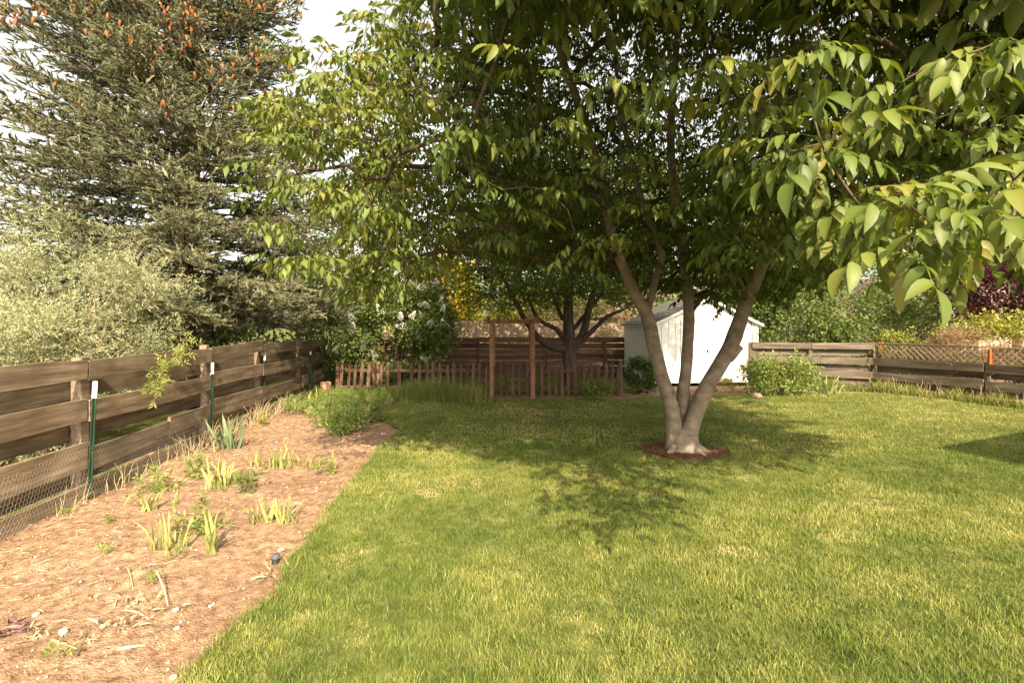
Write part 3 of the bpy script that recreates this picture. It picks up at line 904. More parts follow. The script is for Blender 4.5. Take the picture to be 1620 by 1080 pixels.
# double doors
DX0, DXM, DX1, DZ = .86, 1.56, 2.26, 1.80
for (x0, x1) in ((DX0, DXM - .004), (DXM + .004, DX1)):
    d = sbox('door', x0, x1, -.02, -.003, .16, DZ, M['white_siding'])
    e = .085
    sbox('door_trim', x0, x0 + e, -.038, -.021, .16, DZ, M['white_trim'], d)
    sbox('door_trim', x1 - e, x1, -.038, -.021, .16, DZ, M['white_trim'], d)
    for z in (.16, .90, DZ - e):
        sbox('door_trim', x0 + e + .002, x1 - e - .002, -.037, -.021, z, z + e, M['white_trim'], d)
sbox('door_header', DX0 - .08, DX1 + .08, -.03, -.003, DZ + .01, DZ + .10, M['white_trim'])
for xx in (DX0 - .085, DX1 + .005): sbox('door_jamb', xx, xx + .08, -.03, -.003, .16, DZ + .005, M['white_trim'])
sbox('door_latch', DXM - .03, DXM + .03, -.055, -.039, .98, 1.06, M['dark_metal'])
# roof
ov = .11
def roof_side(sgn):
    xe = -ov if sgn < 0 else SW + ov
    sl_ = (PK - EZ) / (SW / 2)
    ze = EZ - sl_ * ov + .03
    zr = PK + .035
    y0, y1 = -.12, SD + .1
    th = .05
    V = [(xe, y0, ze), (SW / 2, y0, zr), (SW / 2, y1, zr), (xe, y1, ze)]
    V2 = [(q, r, z - th) for q, r, z in V]
    o = shed_part('roof_deck', V + V2, [(0, 1, 2, 3), (7, 6, 5, 4), (0, 4, 5, 1), (1, 5, 6, 2), (2, 6, 7, 3), (3, 7, 4, 0)], M['white_trim'])
    # courses of shingles, each a lapped strip
    nc = 9
    for i in range(nc):
        t0, t1 = i / nc - .01, (i + 1) / nc
        def pt(t, lift): return (xe + (SW / 2 - xe) * t - (.02 * (1 if sgn > 0 else -1) * -1 if i == 0 and t < 0 else 0), ze + (zr - ze) * t + lift)
        (xa, za), (xb, zb) = pt(t0, .022), pt(t1, .010)
        V = [(xa, y0 - .015, za), (xa, y1 + .015, za), (xb, y1 + .015, zb), (xb, y0 - .015, zb), (xa, y0 - .015, za - .014), (xa, y1 + .015, za - .014)]
        shed_part('shingle_course', V, [(0, 1, 2, 3), (0, 4, 5, 1), (0, 3, 4), (1, 5, 2)], M['shingle'], o)
    # fascia along the gable rake
    V = [(xe, y0 - .02, ze - .06), (SW / 2, y0 - .02, zr - .06), (SW / 2, y0 - .02, zr + .004), (xe, y0 - .02, ze + .004)]
    V2 = [(q, r + .018, z) for q, r, z in V]
    shed_part('fascia', V + V2, [(0, 1, 2, 3), (7, 6, 5, 4), (0, 4, 5, 1), (1, 5, 6, 2), (2, 6, 7, 3), (3, 7, 4, 0)], M['white_trim'])
roof_side(-1); roof_side(1)
cab = smooth_path([(2.62, -.03, 2.06), (2.74, -.03, 1.98), (2.9, -.03, 1.84), (2.95, -.03, 1.6), (2.95, -.03, 1.0), (2.94, -.03, .2)], 24)
V, T = tube(cab, np.full(24, .009), 5)
me = tri_mesh('cable', V, T); me.materials.append(M['dark_metal'])
o = bpy.data.objects.new('cable', me); C.objects.link(o); o.parent = shed

# ================================================================== BACK FENCES
bf = thing('back_fence', 'dark horizontal plank fence behind the picket fence and arbor', 'fence', (0, 17, 0))
for xx in (-5.6, -3.2, -1.15, 1.15, 3.1, 5.4):
    vpost(bf, 'post', (xx, 17, -.1), 1.36, .1, .1, M['dark_board'])
px_ = [-5.6, -3.2, -1.15, 1.15, 3.1, 5.4]
for i in range(5):
    for r_i, (z, off) in enumerate(((1.27, -.07), (1.07, .07), (.88, -.07), (.69, .07), (.50, -.07), (.30, .07), (.12, -.07))):
        e0, e1 = random.uniform(-.02, .02), random.uniform(-.02, .02)
        if r_i == 4 and i == 3: e1 = .12
        board(bf, 'plank', Vector((px_[i] + .01, 17 + off, z + e0)), Vector((px_[i + 1] - .01, 17 + off, z + e1)), random.uniform(.165, .185), .038, M['dark_board'], 3, .006, .03)

rf = thing('rear_plank_fence', 'grey plank fence to the right of the shed behind the bush', 'fence', (8, 13.9, 0))
A0, A1, A2 = Vector((6.9, 14.6, 0)), Vector((8.4, 14.25, 0)), Vector((9.84, 13.75, 0))
for p in (A0, A1):
    vpost(rf, 'post', p + Vector((0, .02, -.1)), 1.27, .1, .1, M['grey_board'])
for (p, q) in ((A0, A1), (A1, A2 - Vector((.06, -.02, 0)))):
    for z, off, h in ((1.185, -.07, .17), (1.00, .07, .18), (.80, -.07, .19), (.60, .07, .17), (.42, -.07, .18), (.20, .07, .2), (.05, -.07, .16)):
        board(rf, 'plank', p + Vector((.01, off, z + random.uniform(-.02, .02))), q + Vector((-.01, off, z + random.uniform(-.04, .02))), h, .038, M['grey_board'], 3, .008, .04)

lfence = thing('lattice_fence', 'plank fence with a lattice top along the right side of the lawn', 'fence', A2)
B = [A2, Vector((10.75, 11.45, 0)), Vector((11.55, 9.2, 0)), Vector((12.3, 7.0, 0))]
for i, p in enumerate(B):
    vpost(lfence, 'post', p + Vector((0, 0, -.1)), 1.28 if i == 0 else .92, .11, .11, M['grey_board'])
    if i < 3: 
        o = vpost(lfence, 'lattice_post', p + Vector((.13 if i == 0 else .0, -.10 if i == 0 else -.09, .66 if i else .84)), 1.30 if i == 0 else 1.22, .09, .06, M['red_post'])
        o['label'] = 'orange-red stained post'
for i in range(3):
    p, q = B[i], B[i + 1]
    d = (q - p).normalized(); nrm = Vector((d.y, -d.x, 0))     # towards the lawn is -nrm or nrm
    nrm = nrm if nrm.x < 0 else -nrm
    for z, off, h in ((.80, .075, .19), (.61, -.06, .17), (.42, .075, .2), (.22, -.06, .18), (.05, .075, .2)):
        board(lfence, 'plank', p + d * .02 + nrm * off + Vector((0, 0, z + random.uniform(-.025, .025))), q - d * .02 + nrm * off + Vector((0, 0, z + random.uniform(-.025, .025))), h * random.uniform(.93, 1.05), .038, M['grey_board'], 4, .01, .03)
    # lattice: two layers of crossing laths cut to the panel
    L = (q - p).length - .24
    z0, z1 = .905, 1.27 - .03 * i
    H = z1 - z0
    for layer, sg in ((0, 1), (1, -1)):
        s = -H + .05
        while s < L:
            u0, u1 = s, s + H
            a0, a1 = max(u0, 0), min(u1, L)
            if a1 - a0 > .05:
                za, zb = (z0 + (a0 - u0), z0 + (a1 - u0)) if sg > 0 else (z1 - (a0 - u0), z1 - (a1 - u0))
                off = .012 * layer + .0
                board(lfence, 'lath', p + d * (.12 + a0) + nrm * (.02 + off) + Vector((0, 0, za)), p + d * (.12 + a1) + nrm * (.02 + off) + Vector((0, 0, zb)), .04, .010, M['lattice'], 1, up=Vector((0, 0, 1)))
            s += .135
    board(lfence, 'lattice_rail', p + d * .12 + nrm * .026 + Vector((0, 0, z1 + .012)), q - d * .12 + nrm * .026 + Vector((0, 0, z1 + .012)), .022, .04, M['lattice'], 1)
# welded wire and dead stalks on that fence
E = []
V, T, v = dry_stems(110, lambda: (lambda t, r: (A2.x + t * 1.5 - .16, 13.7 - t * 3.8, r))(rng.uniform(0, 1), .02), .42, .05, .0045, None)
tag(link('dead_vine_stems', tri_mesh('dead_vine_stems', V, T), M['straw']), 'dead vine stems standing along the lattice fence', 'weeds', kind='stuff')


# ================================================================== FOLIAGE MAKERS
def clump_points(n, c, rad, nclump, csize, shell=.55, zmin=None):
    """points gathered in uneven clumps within an ellipsoid"""
    u = unit(nclump) * (shell + (1 - shell) * rng.uniform(0, 1, nclump) ** .5)[:, None]
    cc = np.asarray(c) + u * np.asarray(rad)
    if zmin is not None: cc = cc[cc[:, 2] > zmin]
    wgt = rng.uniform(.4, 1.6, len(cc)); wgt /= wgt.sum()
    k = rng.choice(len(cc), n, p=wgt)
    p = cc[k] + rng.normal(size=(n, 3)) * csize * np.array([1, 1, .75])
    out = cc[k] - np.asarray(c)
    return p, out, cc


def shrub(name, label, cat, base, c, rad, n, tmpls, size, mat, nclump=30, csize=.16, group=None, stems=10, stem_mat=None, tone=.5, leaf_name='foliage', zmin=.1, mats_extra=None, droop=.0):
    t = thing(name, label, cat, base, group)
    p, out, cc = clump_points(n, c, rad, nclump, csize, zmin=zmin)
    p[:, 2] = np.maximum(p[:, 2], .03)
    d = unit(n) + out / np.linalg.norm(out, axis=1, keepdims=True) * .5 + np.array([0, 0, .25 - droop])
    tonec = rng.uniform(-.18, .18, n) + tone
    V, T, v = scatter(tmpls, p, rot_dir(d, rng.uniform(-1.2, 1.2, n)), size * rng.uniform(.65, 1.3, n), tonec)
    tag(link(leaf_name, tri_mesh(leaf_name, V, T, v), mat, t), kind='stuff')
    if stems:
        parts = []
        order = rng.choice(len(cc), min(stems, len(cc)), replace=False)
        b = np.asarray(base, float)
        for q in cc[order]:
            st0 = b + np.array([rng.normal() * rad[0] * .12, rng.normal() * rad[1] * .12, -.05])
            mid = (st0 + q) / 2 + np.array([rng.normal() * .1, rng.normal() * .1, .15])
            P = smooth_path([st0, mid, q], 6)
            parts.append(tube(P, np.linspace(.02, .006, 6) * (rad[2] * .8 if rad[2] > 1.2 else min(1, rad[2] * 1.1) * (1 if rad[2] > .3 else .7)), 5, False))
        V, T, v = merge(parts)
        link('stems', tri_mesh('stems', V, T, smooth=True), stem_mat or M['twig_bark'], t)
    return t, cc


# ------------------------------------------------------------------ skeleton growth
class Skel:
    def __init__(self):
        self.P = np.zeros((60000, 3)); self.par = np.full(60000, -1); self.hint = np.zeros(60000); self.n = 0
    def add(self, p, par, hint=0.0):
        i = self.n
        self.P[i] = p; self.par[i] = par; self.hint[i] = hint; self.n += 1
        return i
    def line(self, pts, par=-1):
        """rows x, y, z, r"""
        idx = []
        for q in pts:
            par = self.add(q[:3], par, q[3]); idx.append(par)
        return idx
    def grow(self, targets, seg=.3, rise=.1):
        base = self.P[:self.n].copy()
        d0 = np.array([np.min(np.linalg.norm(base - t, axis=1)) for t in targets])
        tips = []
        for t in np.asarray(targets)[np.argsort(d0)]:
            P = self.P[:self.n]
            dv = t - P
            d = np.linalg.norm(dv, axis=1)
            pen = np.where(P[:, 2] > t[2] + .2, 1.25, 1.0) * np.where(self.hint[:self.n] < 0, 9, 1)
            pr_ = self.par[:self.n]
            pdv = P - self.P[np.maximum(pr_, 0)]
            cs = np.einsum('ij,ij->i', pdv, dv) / np.maximum(np.linalg.norm(pdv, axis=1) * d, 1e-6)
            pen = pen * np.where(pr_ >= 0, 1 + .45 * np.clip(.55 - cs, 0, 2), 1.2)
            i = int(np.argmin(d * pen))
            ds = d[i]
            m = max(2, int(math.ceil(ds / seg)))
            p0 = P[i].copy()
            pd = p0 - self.P[self.par[i]] if self.par[i] >= 0 else np.array([0, 0, 1.0])
            pd = pd / max(np.linalg.norm(pd), 1e-6)
            pd = pd * max(0.0, float(np.dot(pd, t - p0)) / max(ds, 1e-6))
            ctrl = p0 + pd * ds * .22 + (t - p0) * .3 + np.array([0, 0, rise * ds])
            par = i
            for k in range(1, m + 1):
                f = k / m
                q = (1 - f) ** 2 * p0 + 2 * f * (1 - f) * ctrl + f * f * t
                if k < m: q = q + rng.normal(size=3) * .018
                par = self.add(q, par)
            tips.append(par)
        self.tips = np.array(tips)
        return self.tips
    def radii(self, k=.0035, p=.45):
        n = self.n
        cnt = np.zeros(n); cnt[self.tips] = 1
        for i in range(n - 1, 0, -1):
            if self.par[i] >= 0: cnt[self.par[i]] += cnt[i]
        self.cnt = cnt
        r = k * np.maximum(cnt, .6) ** p
        self.r = np.where(self.hint[:n] > 0, self.hint[:n], r)
        return self.r
    def chains(self):
        n = self.n
        main = np.full(n, -1)
        for i in range(n):
            p = self.par[i]
            if p >= 0:
                j = main[p]
                w_i = (self.hint[i] * 1e6 + self.cnt[i])
                if j < 0 or w_i > self.hint[j] * 1e6 + self.cnt[j]: main[p] = i
        out = []
        for i in range(n):
            p = self.par[i]
            if p < 0 or main[p] != i:
                ch = [i]
                while main[ch[-1]] >= 0: ch.append(main[ch[-1]])
                if p >= 0:
                    out.append((np.concatenate([[p], ch]), True))
                elif len(ch) > 1:
                    out.append((np.array(ch), False))
        return out


def project(P):
    P = np.atleast_2d(P)
    Y = np.maximum(P[:, 1], .05)
    return 810 + F * P[:, 0] / Y, HOR - F * (P[:, 2] - CAMZ) / Y


# ================================================================== WALNUT TREE
def stem_pts(rows):
    return [(*at(px, py, Y), r * (.88 if r > .05 else 1)) for (px, py, Y, r) in rows]

base3 = Vector((TREE[0], TREE[1], 0))
left_stem = stem_pts([(1066, 716, 7.0, .145), (1066, 690, 7.0, .13), (1065, 665, 6.98, .122), (1060, 636, 6.95, .112), (1050, 605, 6.93, .105), (1043, 580, 6.9, .102), (1035, 550, 6.9, .104), (1029, 520, 6.88, .105), (1022, 495, 6.85, .098), (1004, 463, 6.8, .085), (990, 431, 6.75, .078), (977, 400, 6.7, .074), (963, 350, 6.6, .07), (955, 300, 6.55, .064), (940, 240, 6.45, .06), (918, 170, 6.35, .054), (895, 110, 6.25, .048), (872, 30, 6.15, .04), (850, -60, 6.1, .03)])
mid_stem = stem_pts([(1083, 700, 7.12, .11), (1082, 660, 7.12, .105), (1081, 620, 7.15, .10), (1085, 589, 7.18, .09), (1088, 545, 7.2, .088), (1090, 500, 7.22, .09), (1088, 460, 7.25, .085), (1080, 400, 7.3, .075), (1070, 330, 7.3, .07), (1062, 250, 7.35, .066), (1062, 180, 7.4, .062), (1068, 100, 7.4, .055), (1076, 10, 7.45, .045), (1082, -80, 7.5, .035)])
right_stem = stem_pts([(1083, 720, 6.93, .16), (1086, 699, 6.95, .145), (1093, 675, 6.95, .13), (1101, 652, 6.95, .122), (1117, 614, 6.95, .117), (1136, 582, 6.93, .115), (1154, 551, 6.9, .116), (1167, 518, 6.85, .112), (1177, 488, 6.8, .10), (1191, 455, 6.7, .092), (1212, 405, 6.5, .085), (1243, 350, 6.2, .078), (1285, 295, 5.8, .07), (1335, 248, 5.3, .062), (1400, 212, 4.8, .056), (1480, 172, 4.4, .05), (1560, 132, 4.1, .046), (1640, 95, 3.9, .04), (1720, 50, 3.8, .03)])
walnut = thing('walnut_tree', 'grey three-stemmed walnut tree with a wide leafy crown on the lawn', 'tree', base3)
sk = Skel()
fork_hint = .066
iL = sk.line(left_stem); iM = sk.line(mid_stem); iR = sk.line(right_stem)
# second fork of the left stem, and the upright leader of the right one
sk.line(stem_pts([(1030, 470, 6.95, .062), (1037, 440, 7.0, .055), (1046, 400, 7.05, .05), (1020, 330, 7.1, .044), (1000, 260, 7.2, .04), (985, 180, 7.3, .034), (972, 90, 7.4, .028)]), iL[8])
sk.line(stem_pts([(1205, 400, 6.8, .062), (1212, 340, 6.9, .055), (1222, 270, 7.0, .05), (1236, 190, 7.1, .044), (1250, 100, 7.2, .036), (1262, 0, 7.3, .028)]), iR[9])
sk.line(stem_pts([(1420, 230, 5.0, .034), (1370, 262, 5.2, .04), ][::-1]) + stem_pts([(1480, 215, 4.7, .03), (1560, 160, 4.4, .026), (1650, 120, 4.2, .02)]), iR[12])
# long low limbs sweeping left
sk.line(stem_pts([(955, 412, 6.55, .036), (900, 415, 6.3, .032), (850, 408, 6.1, .028), (800, 396, 5.9, .024), (740, 396, 5.7, .02), (690, 400, 5.5, .015), (640, 410, 5.4, .009)]), iL[11])
sk.line(stem_pts([(920, 300, 6.3, .04), (850, 290, 6.0, .036), (770, 270, 5.7, .03), (690, 265, 5.3, .026), (620, 262, 5.0, .022), (560, 260, 4.8, .018), (500, 270, 4.6, .013), (450, 280, 4.5, .01)]), iL[13])
sk.line(stem_pts([(900, 180, 6.1, .032), (820, 150, 5.7, .028), (730, 140, 5.3, .024), (640, 150, 5.0, .02), (560, 120, 4.8, .014)]), iL[15])
sk.line(stem_pts([(985, 430, 6.9, .028), (940, 400, 7.1, .024), (880, 380, 7.2, .02), (800, 365, 7.2, .015)]), iL[10])
sk.line(stem_pts([(1112, 470, 7.1, .026), (1130, 455, 6.9, .02), (1160, 440, 6.7, .014)]), iM[5])

HEM_X = [330, 385, 420, 500, 560, 610, 650, 700, 760, 820, 900, 980, 1040, 1100, 1180, 1260, 1320, 1370, 1430, 1480, 1530, 1580, 1640, 1750]
HEM_Y = [300, 400, 430, 445, 470, 470, 440, 410, 398, 412, 420, 430, 465, 478, 478, 455, 440, 400, 400, 425, 440, 430, 440, 440]


def crown_targets(n):
    u = unit(n) * (rng.uniform(.25, 1, n) ** .55)[:, None]
    return np.array([2.3, 6.7, 5.0]) + u * np.array([5.3, 5.2, 3.5])


def crown_keep(P):
    X, Y, Z = P.T
    px, py = project(P)
    ok = (np.linalg.norm(P - np.array([0, 0, CAMZ]), axis=1) > 1.7) & (Z > 2.0) & (Y > .2)
    infront = Y > .3
    jitter = rng.normal(size=len(P)) * 10
    ok &= ~(infront & (py > np.interp(px, HEM_X, HEM_Y) - 8 + jitter))
    # left and upper-left outline, with the open sky corner
    leftlim = np.interp(py, [-600, -60, 0, 60, 130, 200, 300, 420], [740, 670, 600, 540, 500, 440, 405, 400])
    ok &= ~(infront & (px < leftlim + rng.exponential(14, len(P))))
    # where its shade would fall: the shed front, the near lawn and the right lawn are in sun
    f = Z / sdir.z
    gx3, gy3 = X - sdir.x * f, Y - sdir.y * f
    gx = 810 + F * gx3 / gy3; gy = HOR + F * CAMZ / gy3
    lb = np.interp(gy, [610, 640, 680, 720, 760, 800, 840], [560, 590, 640, 740, 850, 880, 930])
    rb = np.interp(gy, [610, 640, 680, 720, 745, 770, 790, 815, 840], [1080, 1120, 1230, 1380, 1460, 1440, 1330, 1180, 1010])
    lit = (gy > 838) | ((gy > 628) & ((gx < lb) | (gx > rb)))
    bed = (gx > 440) & (gx < 650) & (gy < 730)
    lit &= ~bed
    # shed front plane
    nrm = np.array([math.sin(SHA), -math.cos(SHA)])
    den = -(sdir.x * nrm[0] + sdir.y * nrm[1])
    dist = ((SHC.x - X) * nrm[0] + (SHC.y - Y) * nrm[1])
    k = dist / den
    hx, hy, hz = X - sdir.x * k, Y - sdir.y * k, Z - sdir.z * k
    along = (hx - SHC.x) * math.cos(SHA) + (hy - SHC.y) * math.sin(SHA)
    onshed = (k > 0) & (along > -.1) & (along < SW + .1) & (hz > -.2) & (hz < 2.7)
    corner = (along < 1.0) & (hz > 1.15)
    onshed &= ~corner
    lil = np.array([-3.05, 13.7, 1.9]) - P
    sd_ = np.array(sdir)
    kk_ = -(lil @ sd_)
    offl = np.linalg.norm(lil + kk_[:, None] * sd_, axis=1)
    r = rng.uniform(0, 1, len(P))
    # the near centre of the crown is thin, so the stems show through it
    r2 = rng.uniform(0, 1, len(P))
    ok &= ~((Y < 5.6) & (px > 640) & (px < 1260) & (py > 0) & (r2 < .55))
    for xs_, ys_ in (([850, 895, 940, 977, 1022, 1040], [-60, 110, 240, 400, 495, 560]), ([1082, 1062, 1070, 1090], [-80, 200, 330, 500]), ([1262, 1222, 1191, 1167], [0, 270, 455, 518]), ([1640, 1480, 1335, 1243], [95, 172, 248, 350])):
        o_ = np.argsort(ys_)
        sx = np.interp(py, np.array(ys_)[o_], np.array(xs_)[o_])
        ok &= ~((np.abs(px - sx) < 34) & (Y < 6.7) & (py > 40) & (r2 < .85))
    ok &= ~((offl < 1.5) & (kk_ > 0) & (r < .7))
    ok &= ~(lit & (r < .93)) & ~(onshed & (r < .97))
    return ok


cand = crown_targets(20000)
cand = cand[crown_keep(cand)]
# extra shoots where the photograph shows lit sprays close by: right foreground, left edge
def region(n, x0, x1, y0, y1, Y0, Y1):
    px = rng.uniform(x0, x1, n); py = rng.uniform(y0, y1, n); Y = rng.uniform(Y0, Y1, n)
    return np.stack([(px - 810) / F * Y, Y, CAMZ - (py - HOR) / F * Y], 1)
ex = np.concatenate([region(60, 1240, 1640, 60, 400, 1.9, 3.0), region(16, 1400, 1640, 300, 420, 1.6, 2.2), region(90, 410, 640, 70, 420, 3.9, 5.2), region(34, 520, 700, 400, 462, 4.6, 6.0), region(30, 560, 860, 250, 380, 4.5, 6.2), region(40, 1110, 1300, 250, 420, 3.6, 5.5), region(30, 600, 880, 0, 300, 3.2, 5.5), region(60, 1000, 1640, 0, 250, 2.6, 5)])
pxe, pye = project(ex)
ex = ex[(pye < np.interp(pxe, HEM_X, HEM_Y) + 5) & (np.linalg.norm(ex - np.array([0, 0, CAMZ]), axis=1) > 1.75)]
# thin to a minimum spacing
def thin(P, dmin):
    keep, cells = [], {}
    for p in P:
        c = (int(math.floor(p[0] / dmin)), int(math.floor(p[1] / dmin)), int(math.floor(p[2] / dmin)))
        near_ = [q for i in (-1, 0, 1) for j in (-1, 0, 1) for k in (-1, 0, 1) for q in cells.get((c[0] + i, c[1] + j, c[2] + k), ())]
        if all((p[0] - q[0]) ** 2 + (p[1] - q[1]) ** 2 + (p[2] - q[2]) ** 2 > dmin * dmin for q in near_):
            keep.append(p); cells.setdefault(c, []).append(tuple(p))
    return np.array(keep)
targets = np.concatenate([thin(ex, .16), thin(cand, .185)[:3800]])
print('walnut shoots', len(targets))
sk.grow(targets, .28, .10)
sk.radii(.0032, .47)
parts_twig = []
for ch, branched in sk.chains():
    P = sk.P[ch]; r = sk.r[ch].copy()
    if branched: r[0] = r[1]
    r0 = r[0]
    if r0 > .07:
        q = smooth_path(np.column_stack([P, r]), len(P) * 3)
        # bark swellings and old ring scars
        s_ = np.cumsum(np.concatenate([[0], np.linalg.norm(np.diff(q[:, :3], axis=0), axis=1)]))
        bul = sum(.06 * np.exp(-((s_ - c0) / .025) ** 2) for c0 in rng.uniform(.2, 2.5, 7))
        V, T = tube(q[:, :3], q[:, 3] * (1 + bul), 20, True, .012)
        link('stem', tri_mesh('stem', V, T, smooth=True), M['bark'], walnut)
    elif r0 > .014:
        q = smooth_path(np.column_stack([P, r]), len(P) * 2)
        V, T = tube(q[:, :3], q[:, 3], 8, True, .04)
        link('branch', tri_mesh('branch', V, T, smooth=True), M['bark'] if r0 > .05 else M['twig_bark'], walnut)
    else:
        parts_twig.append(tube(P, np.maximum(r, .0022), 4, False))
V, T, v = merge(parts_twig)
tag(link('twigs', tri_mesh('twigs', V, T), M['twig_bark'], walnut), kind='stuff')
# flared foot, cut stub
V, T = tube(np.array([(TREE[0] + .02, TREE[1], z) for z in (-.05, .03, .09, .16, .24, .34)]), [.29, .245, .22, .2, .18, .14], 22, False, .05)
link('root_flare', tri_mesh('root_flare', V, T, smooth=True), M['bark'], walnut)
for dx, dy in ((.38, -.16), (-.30, -.20), (.22, -.36)):
    P = smooth_path([(TREE[0] + dx * .3, TREE[1] + dy * .3, .13), (TREE[0] + dx * .7, TREE[1] + dy * .7, .05), (TREE[0] + dx * 1.15, TREE[1] + dy * 1.15, -.03)], 8)
    V, T = tube(P, np.linspace(.065, .015, 8), 10, True, .08)
    link('root', tri_mesh('root', V, T, smooth=True), M['bark'], walnut)
sp = at(1153, 568, 6.9); sq = at(1172, 548, 6.8)
V, T = tube(smooth_path([sp, (sp + sq) / 2, sq], 5), [.06, .058, .055, .05, .045], 12, True, .05)
link('cut_stub', tri_mesh('cut_stub', V, T, smooth=True), M['bark'], walnut)

# compound leaves: a few round every shoot tip and along the twig
tips = sk.tips
LP, LD = [], []
for i in tips:
    p = sk.P[i]; pr = sk.P[sk.par[i]]
    td = p - pr; td = td / max(np.linalg.norm(td), 1e-6)
    qx_, qy_ = project(p)
    n = rng.integers(4, 8) if (-40 < qx_[0] < 1660 and qy_[0] > -40 and p[1] > .5) else rng.integers(8, 13)
    a0 = rng.uniform(0, 6.28)
    for k in range(n):
        a_ = a0 + k * 2.4
        side = np.array([math.cos(a_), math.sin(a_), 0])
        d = td * rng.uniform(.1, .7) + side * 1.0 + np.array([0, 0, rng.uniform(-.15, .45)])
        f = rng.uniform(0, .5) if k > 1 else 0
        LP.append(p + (pr - p) * f); LD.append(d)
LP = np.array(LP); LD = np.array(LD)
px, py = project(LP)
dist = np.linalg.norm(LP - np.array([0, 0, CAMZ]), axis=1)
inview = (px > -30) & (px < 1650) & (py > -30) & (py < 620) & (LP[:, 1] > .5)
order = np.argsort(np.where(inview, dist, 99))
near = order[:300]
rest = order[300:]
midr = rest[dist[rest] < 3.6]; farr = rest[(dist[rest] >= 3.6) & (dist[rest] < 6.2)]; tinr = rest[dist[rest] >= 6.2]
def tone_w(P):
    return .42 + .3 * (vnoise(P[:, 0] * 1.3, P[:, 2] * 1.3 + P[:, 1], 81) - .5) + rng.normal(size=len(P)) * .13
Rm = rot_dir(LD, rng.uniform(-.3, .3, len(LD)))
scl = rng.uniform(.6, 1.08, len(LP)) * np.where(inview, 1, 1.5)
tw = tone_w(LP) + np.where(LP[:, 0] < -.6, .12, 0)
a1 = scatter(TW_MID, LP[midr], Rm[midr], scl[midr], tw[midr])
a2 = scatter(TW_FAR, LP[farr], Rm[farr], scl[farr], tw[farr])
a3 = scatter(TW_TINY, LP[tinr], Rm[tinr], scl[tinr], tw[tinr])
V, T, v = merge([a1, a2, a3])
tag(link('foliage', tri_mesh('foliage', V, T, v), M['walnut'], walnut), kind='stuff')
print('walnut leaf tris', len(T), 'leaves', len(LP))
near_meshes = []
for k in range(18):
    V, T, tv = compound_leaf(300 + k % 6, 4)
    me = tri_mesh('leaf', V, T, np.clip(tv + (.30, .48, .66)[k // 6], 0, 1), smooth=False)
    me.materials.append(M['walnut'])
    near_meshes.append(me)
for j in near:
    o = bpy.data.objects.new('leaf', near_meshes[int(rng.integers(0, 18))])
    C.objects.link(o)
    o.parent = walnut
    Mx = Matrix([[*(Rm[j][i] * scl[j] * .95), LP[j][i] - base3[i]] for i in range(3)] + [[0, 0, 0, 1]])
    o.matrix_basis = Mx

# ================================================================== MAPLE BEHIND THE PICKET FENCE
mb = Vector((1.62, 14.3, 0))
maple = thing('maple_tree', 'dark trunked maple with low spreading limbs behind the picket fence', 'tree', mb)
ms = Skel()
def mst(rows): return [(*at(px, py, Y), r) for px, py, Y, r in rows]
it = ms.line(mst([(903, 622, 14.3, .27), (901, 605, 14.3, .225), (900, 580, 14.3, .20), (901, 555, 14.3, .205), (900, 530, 14.3, .17), (899, 500, 14.3, .14), (900, 460, 14.3, .12), (903, 400, 14.3, .09), (900, 340, 14.2, .06)]))
ms.line(mst([(888, 552, 14.15, .11), (868, 546, 14.0, .10), (850, 532, 13.9, .09), (835, 512, 13.8, .08), (822, 490, 13.6, .065), (808, 462, 13.5, .05), (790, 430, 13.3, .035)]), it[3])
ms.line(mst([(893, 535, 14.3, .09), (880, 520, 14.2, .07), (862, 512, 14.0, .06), (848, 500, 13.9, .05), (835, 470, 13.8, .035)]), it[4])
ms.line(mst([(915, 540, 14.3, .12), (925, 520, 14.3, .11), (930, 495, 14.2, .10), (938, 465, 14.2, .08), (950, 430, 14.1, .06), (965, 390, 14.0, .04)]), it[3])
ms.line(mst([(925, 535, 14.2, .075), (945, 515, 14.1, .06), (962, 500, 14.0, .05), (985, 490, 13.9, .035)]), it[3])
ms.line(mst([(920, 505, 14.4, .06), (940, 480, 14.5, .05), (955, 460, 14.5, .04)]), it[4])
ms.line(mst([(890, 505, 14.4, .06), (880, 480, 14.5, .055), (868, 450, 14.6, .04)]), it[5])
u = unit(5200) * (rng.uniform(.2, 1, 5200) ** .5)[:, None]
mt = np.array([1.3, 14.4, 4.4]) + u * np.array([4.3, 3.4, 2.5])
mpx, mpy = project(mt)
hem = np.interp(mpx, [560, 700, 760, 800, 850, 900, 950, 1000, 1050, 1100, 1200], [400, 440, 475, 495, 480, 470, 475, 488, 475, 440, 420])
mt = mt[(mpy < hem + rng.normal(size=len(mt)) * 8 - 4) & (mt[:, 2] > 1.8)]
px_m = rng.uniform(730, 1015, 420); Ym_ = rng.uniform(12.9, 15.6, 420); py_m = rng.uniform(395, 478, 420) + 10 * np.sin(px_m / 22)
mt = np.concatenate([np.stack([(px_m - 810) / F * Ym_, Ym_, CAMZ - (py_m - HOR) / F * Ym_], 1), mt])
mt = thin(mt, .235)[:1350]
ms.grow(mt, .4, .1)
ms.radii(.004, .47)
tw_ = []
for ch, br in ms.chains():
    P = ms.P[ch]; r = ms.r[ch].copy()
    if br: r[0] = r[1]
    if r[0] > .055:
        q = smooth_path(np.column_stack([P, r]), len(P) * 2)
        V, T = tube(q[:, :3], q[:, 3], 12, True, .05)
        link('trunk' if not br else 'limb', tri_mesh('limb', V, T, smooth=True), M['maple_bark'], maple)
    else:
        tw_.append(tube(P, np.maximum(r, .004), 4, False))
V, T, v = merge(tw_)
link('twigs', tri_mesh('twigs', V, T), M['maple_bark'], maple)['kind'] = 'stuff'
tp = ms.P[ms.tips]
k = 30
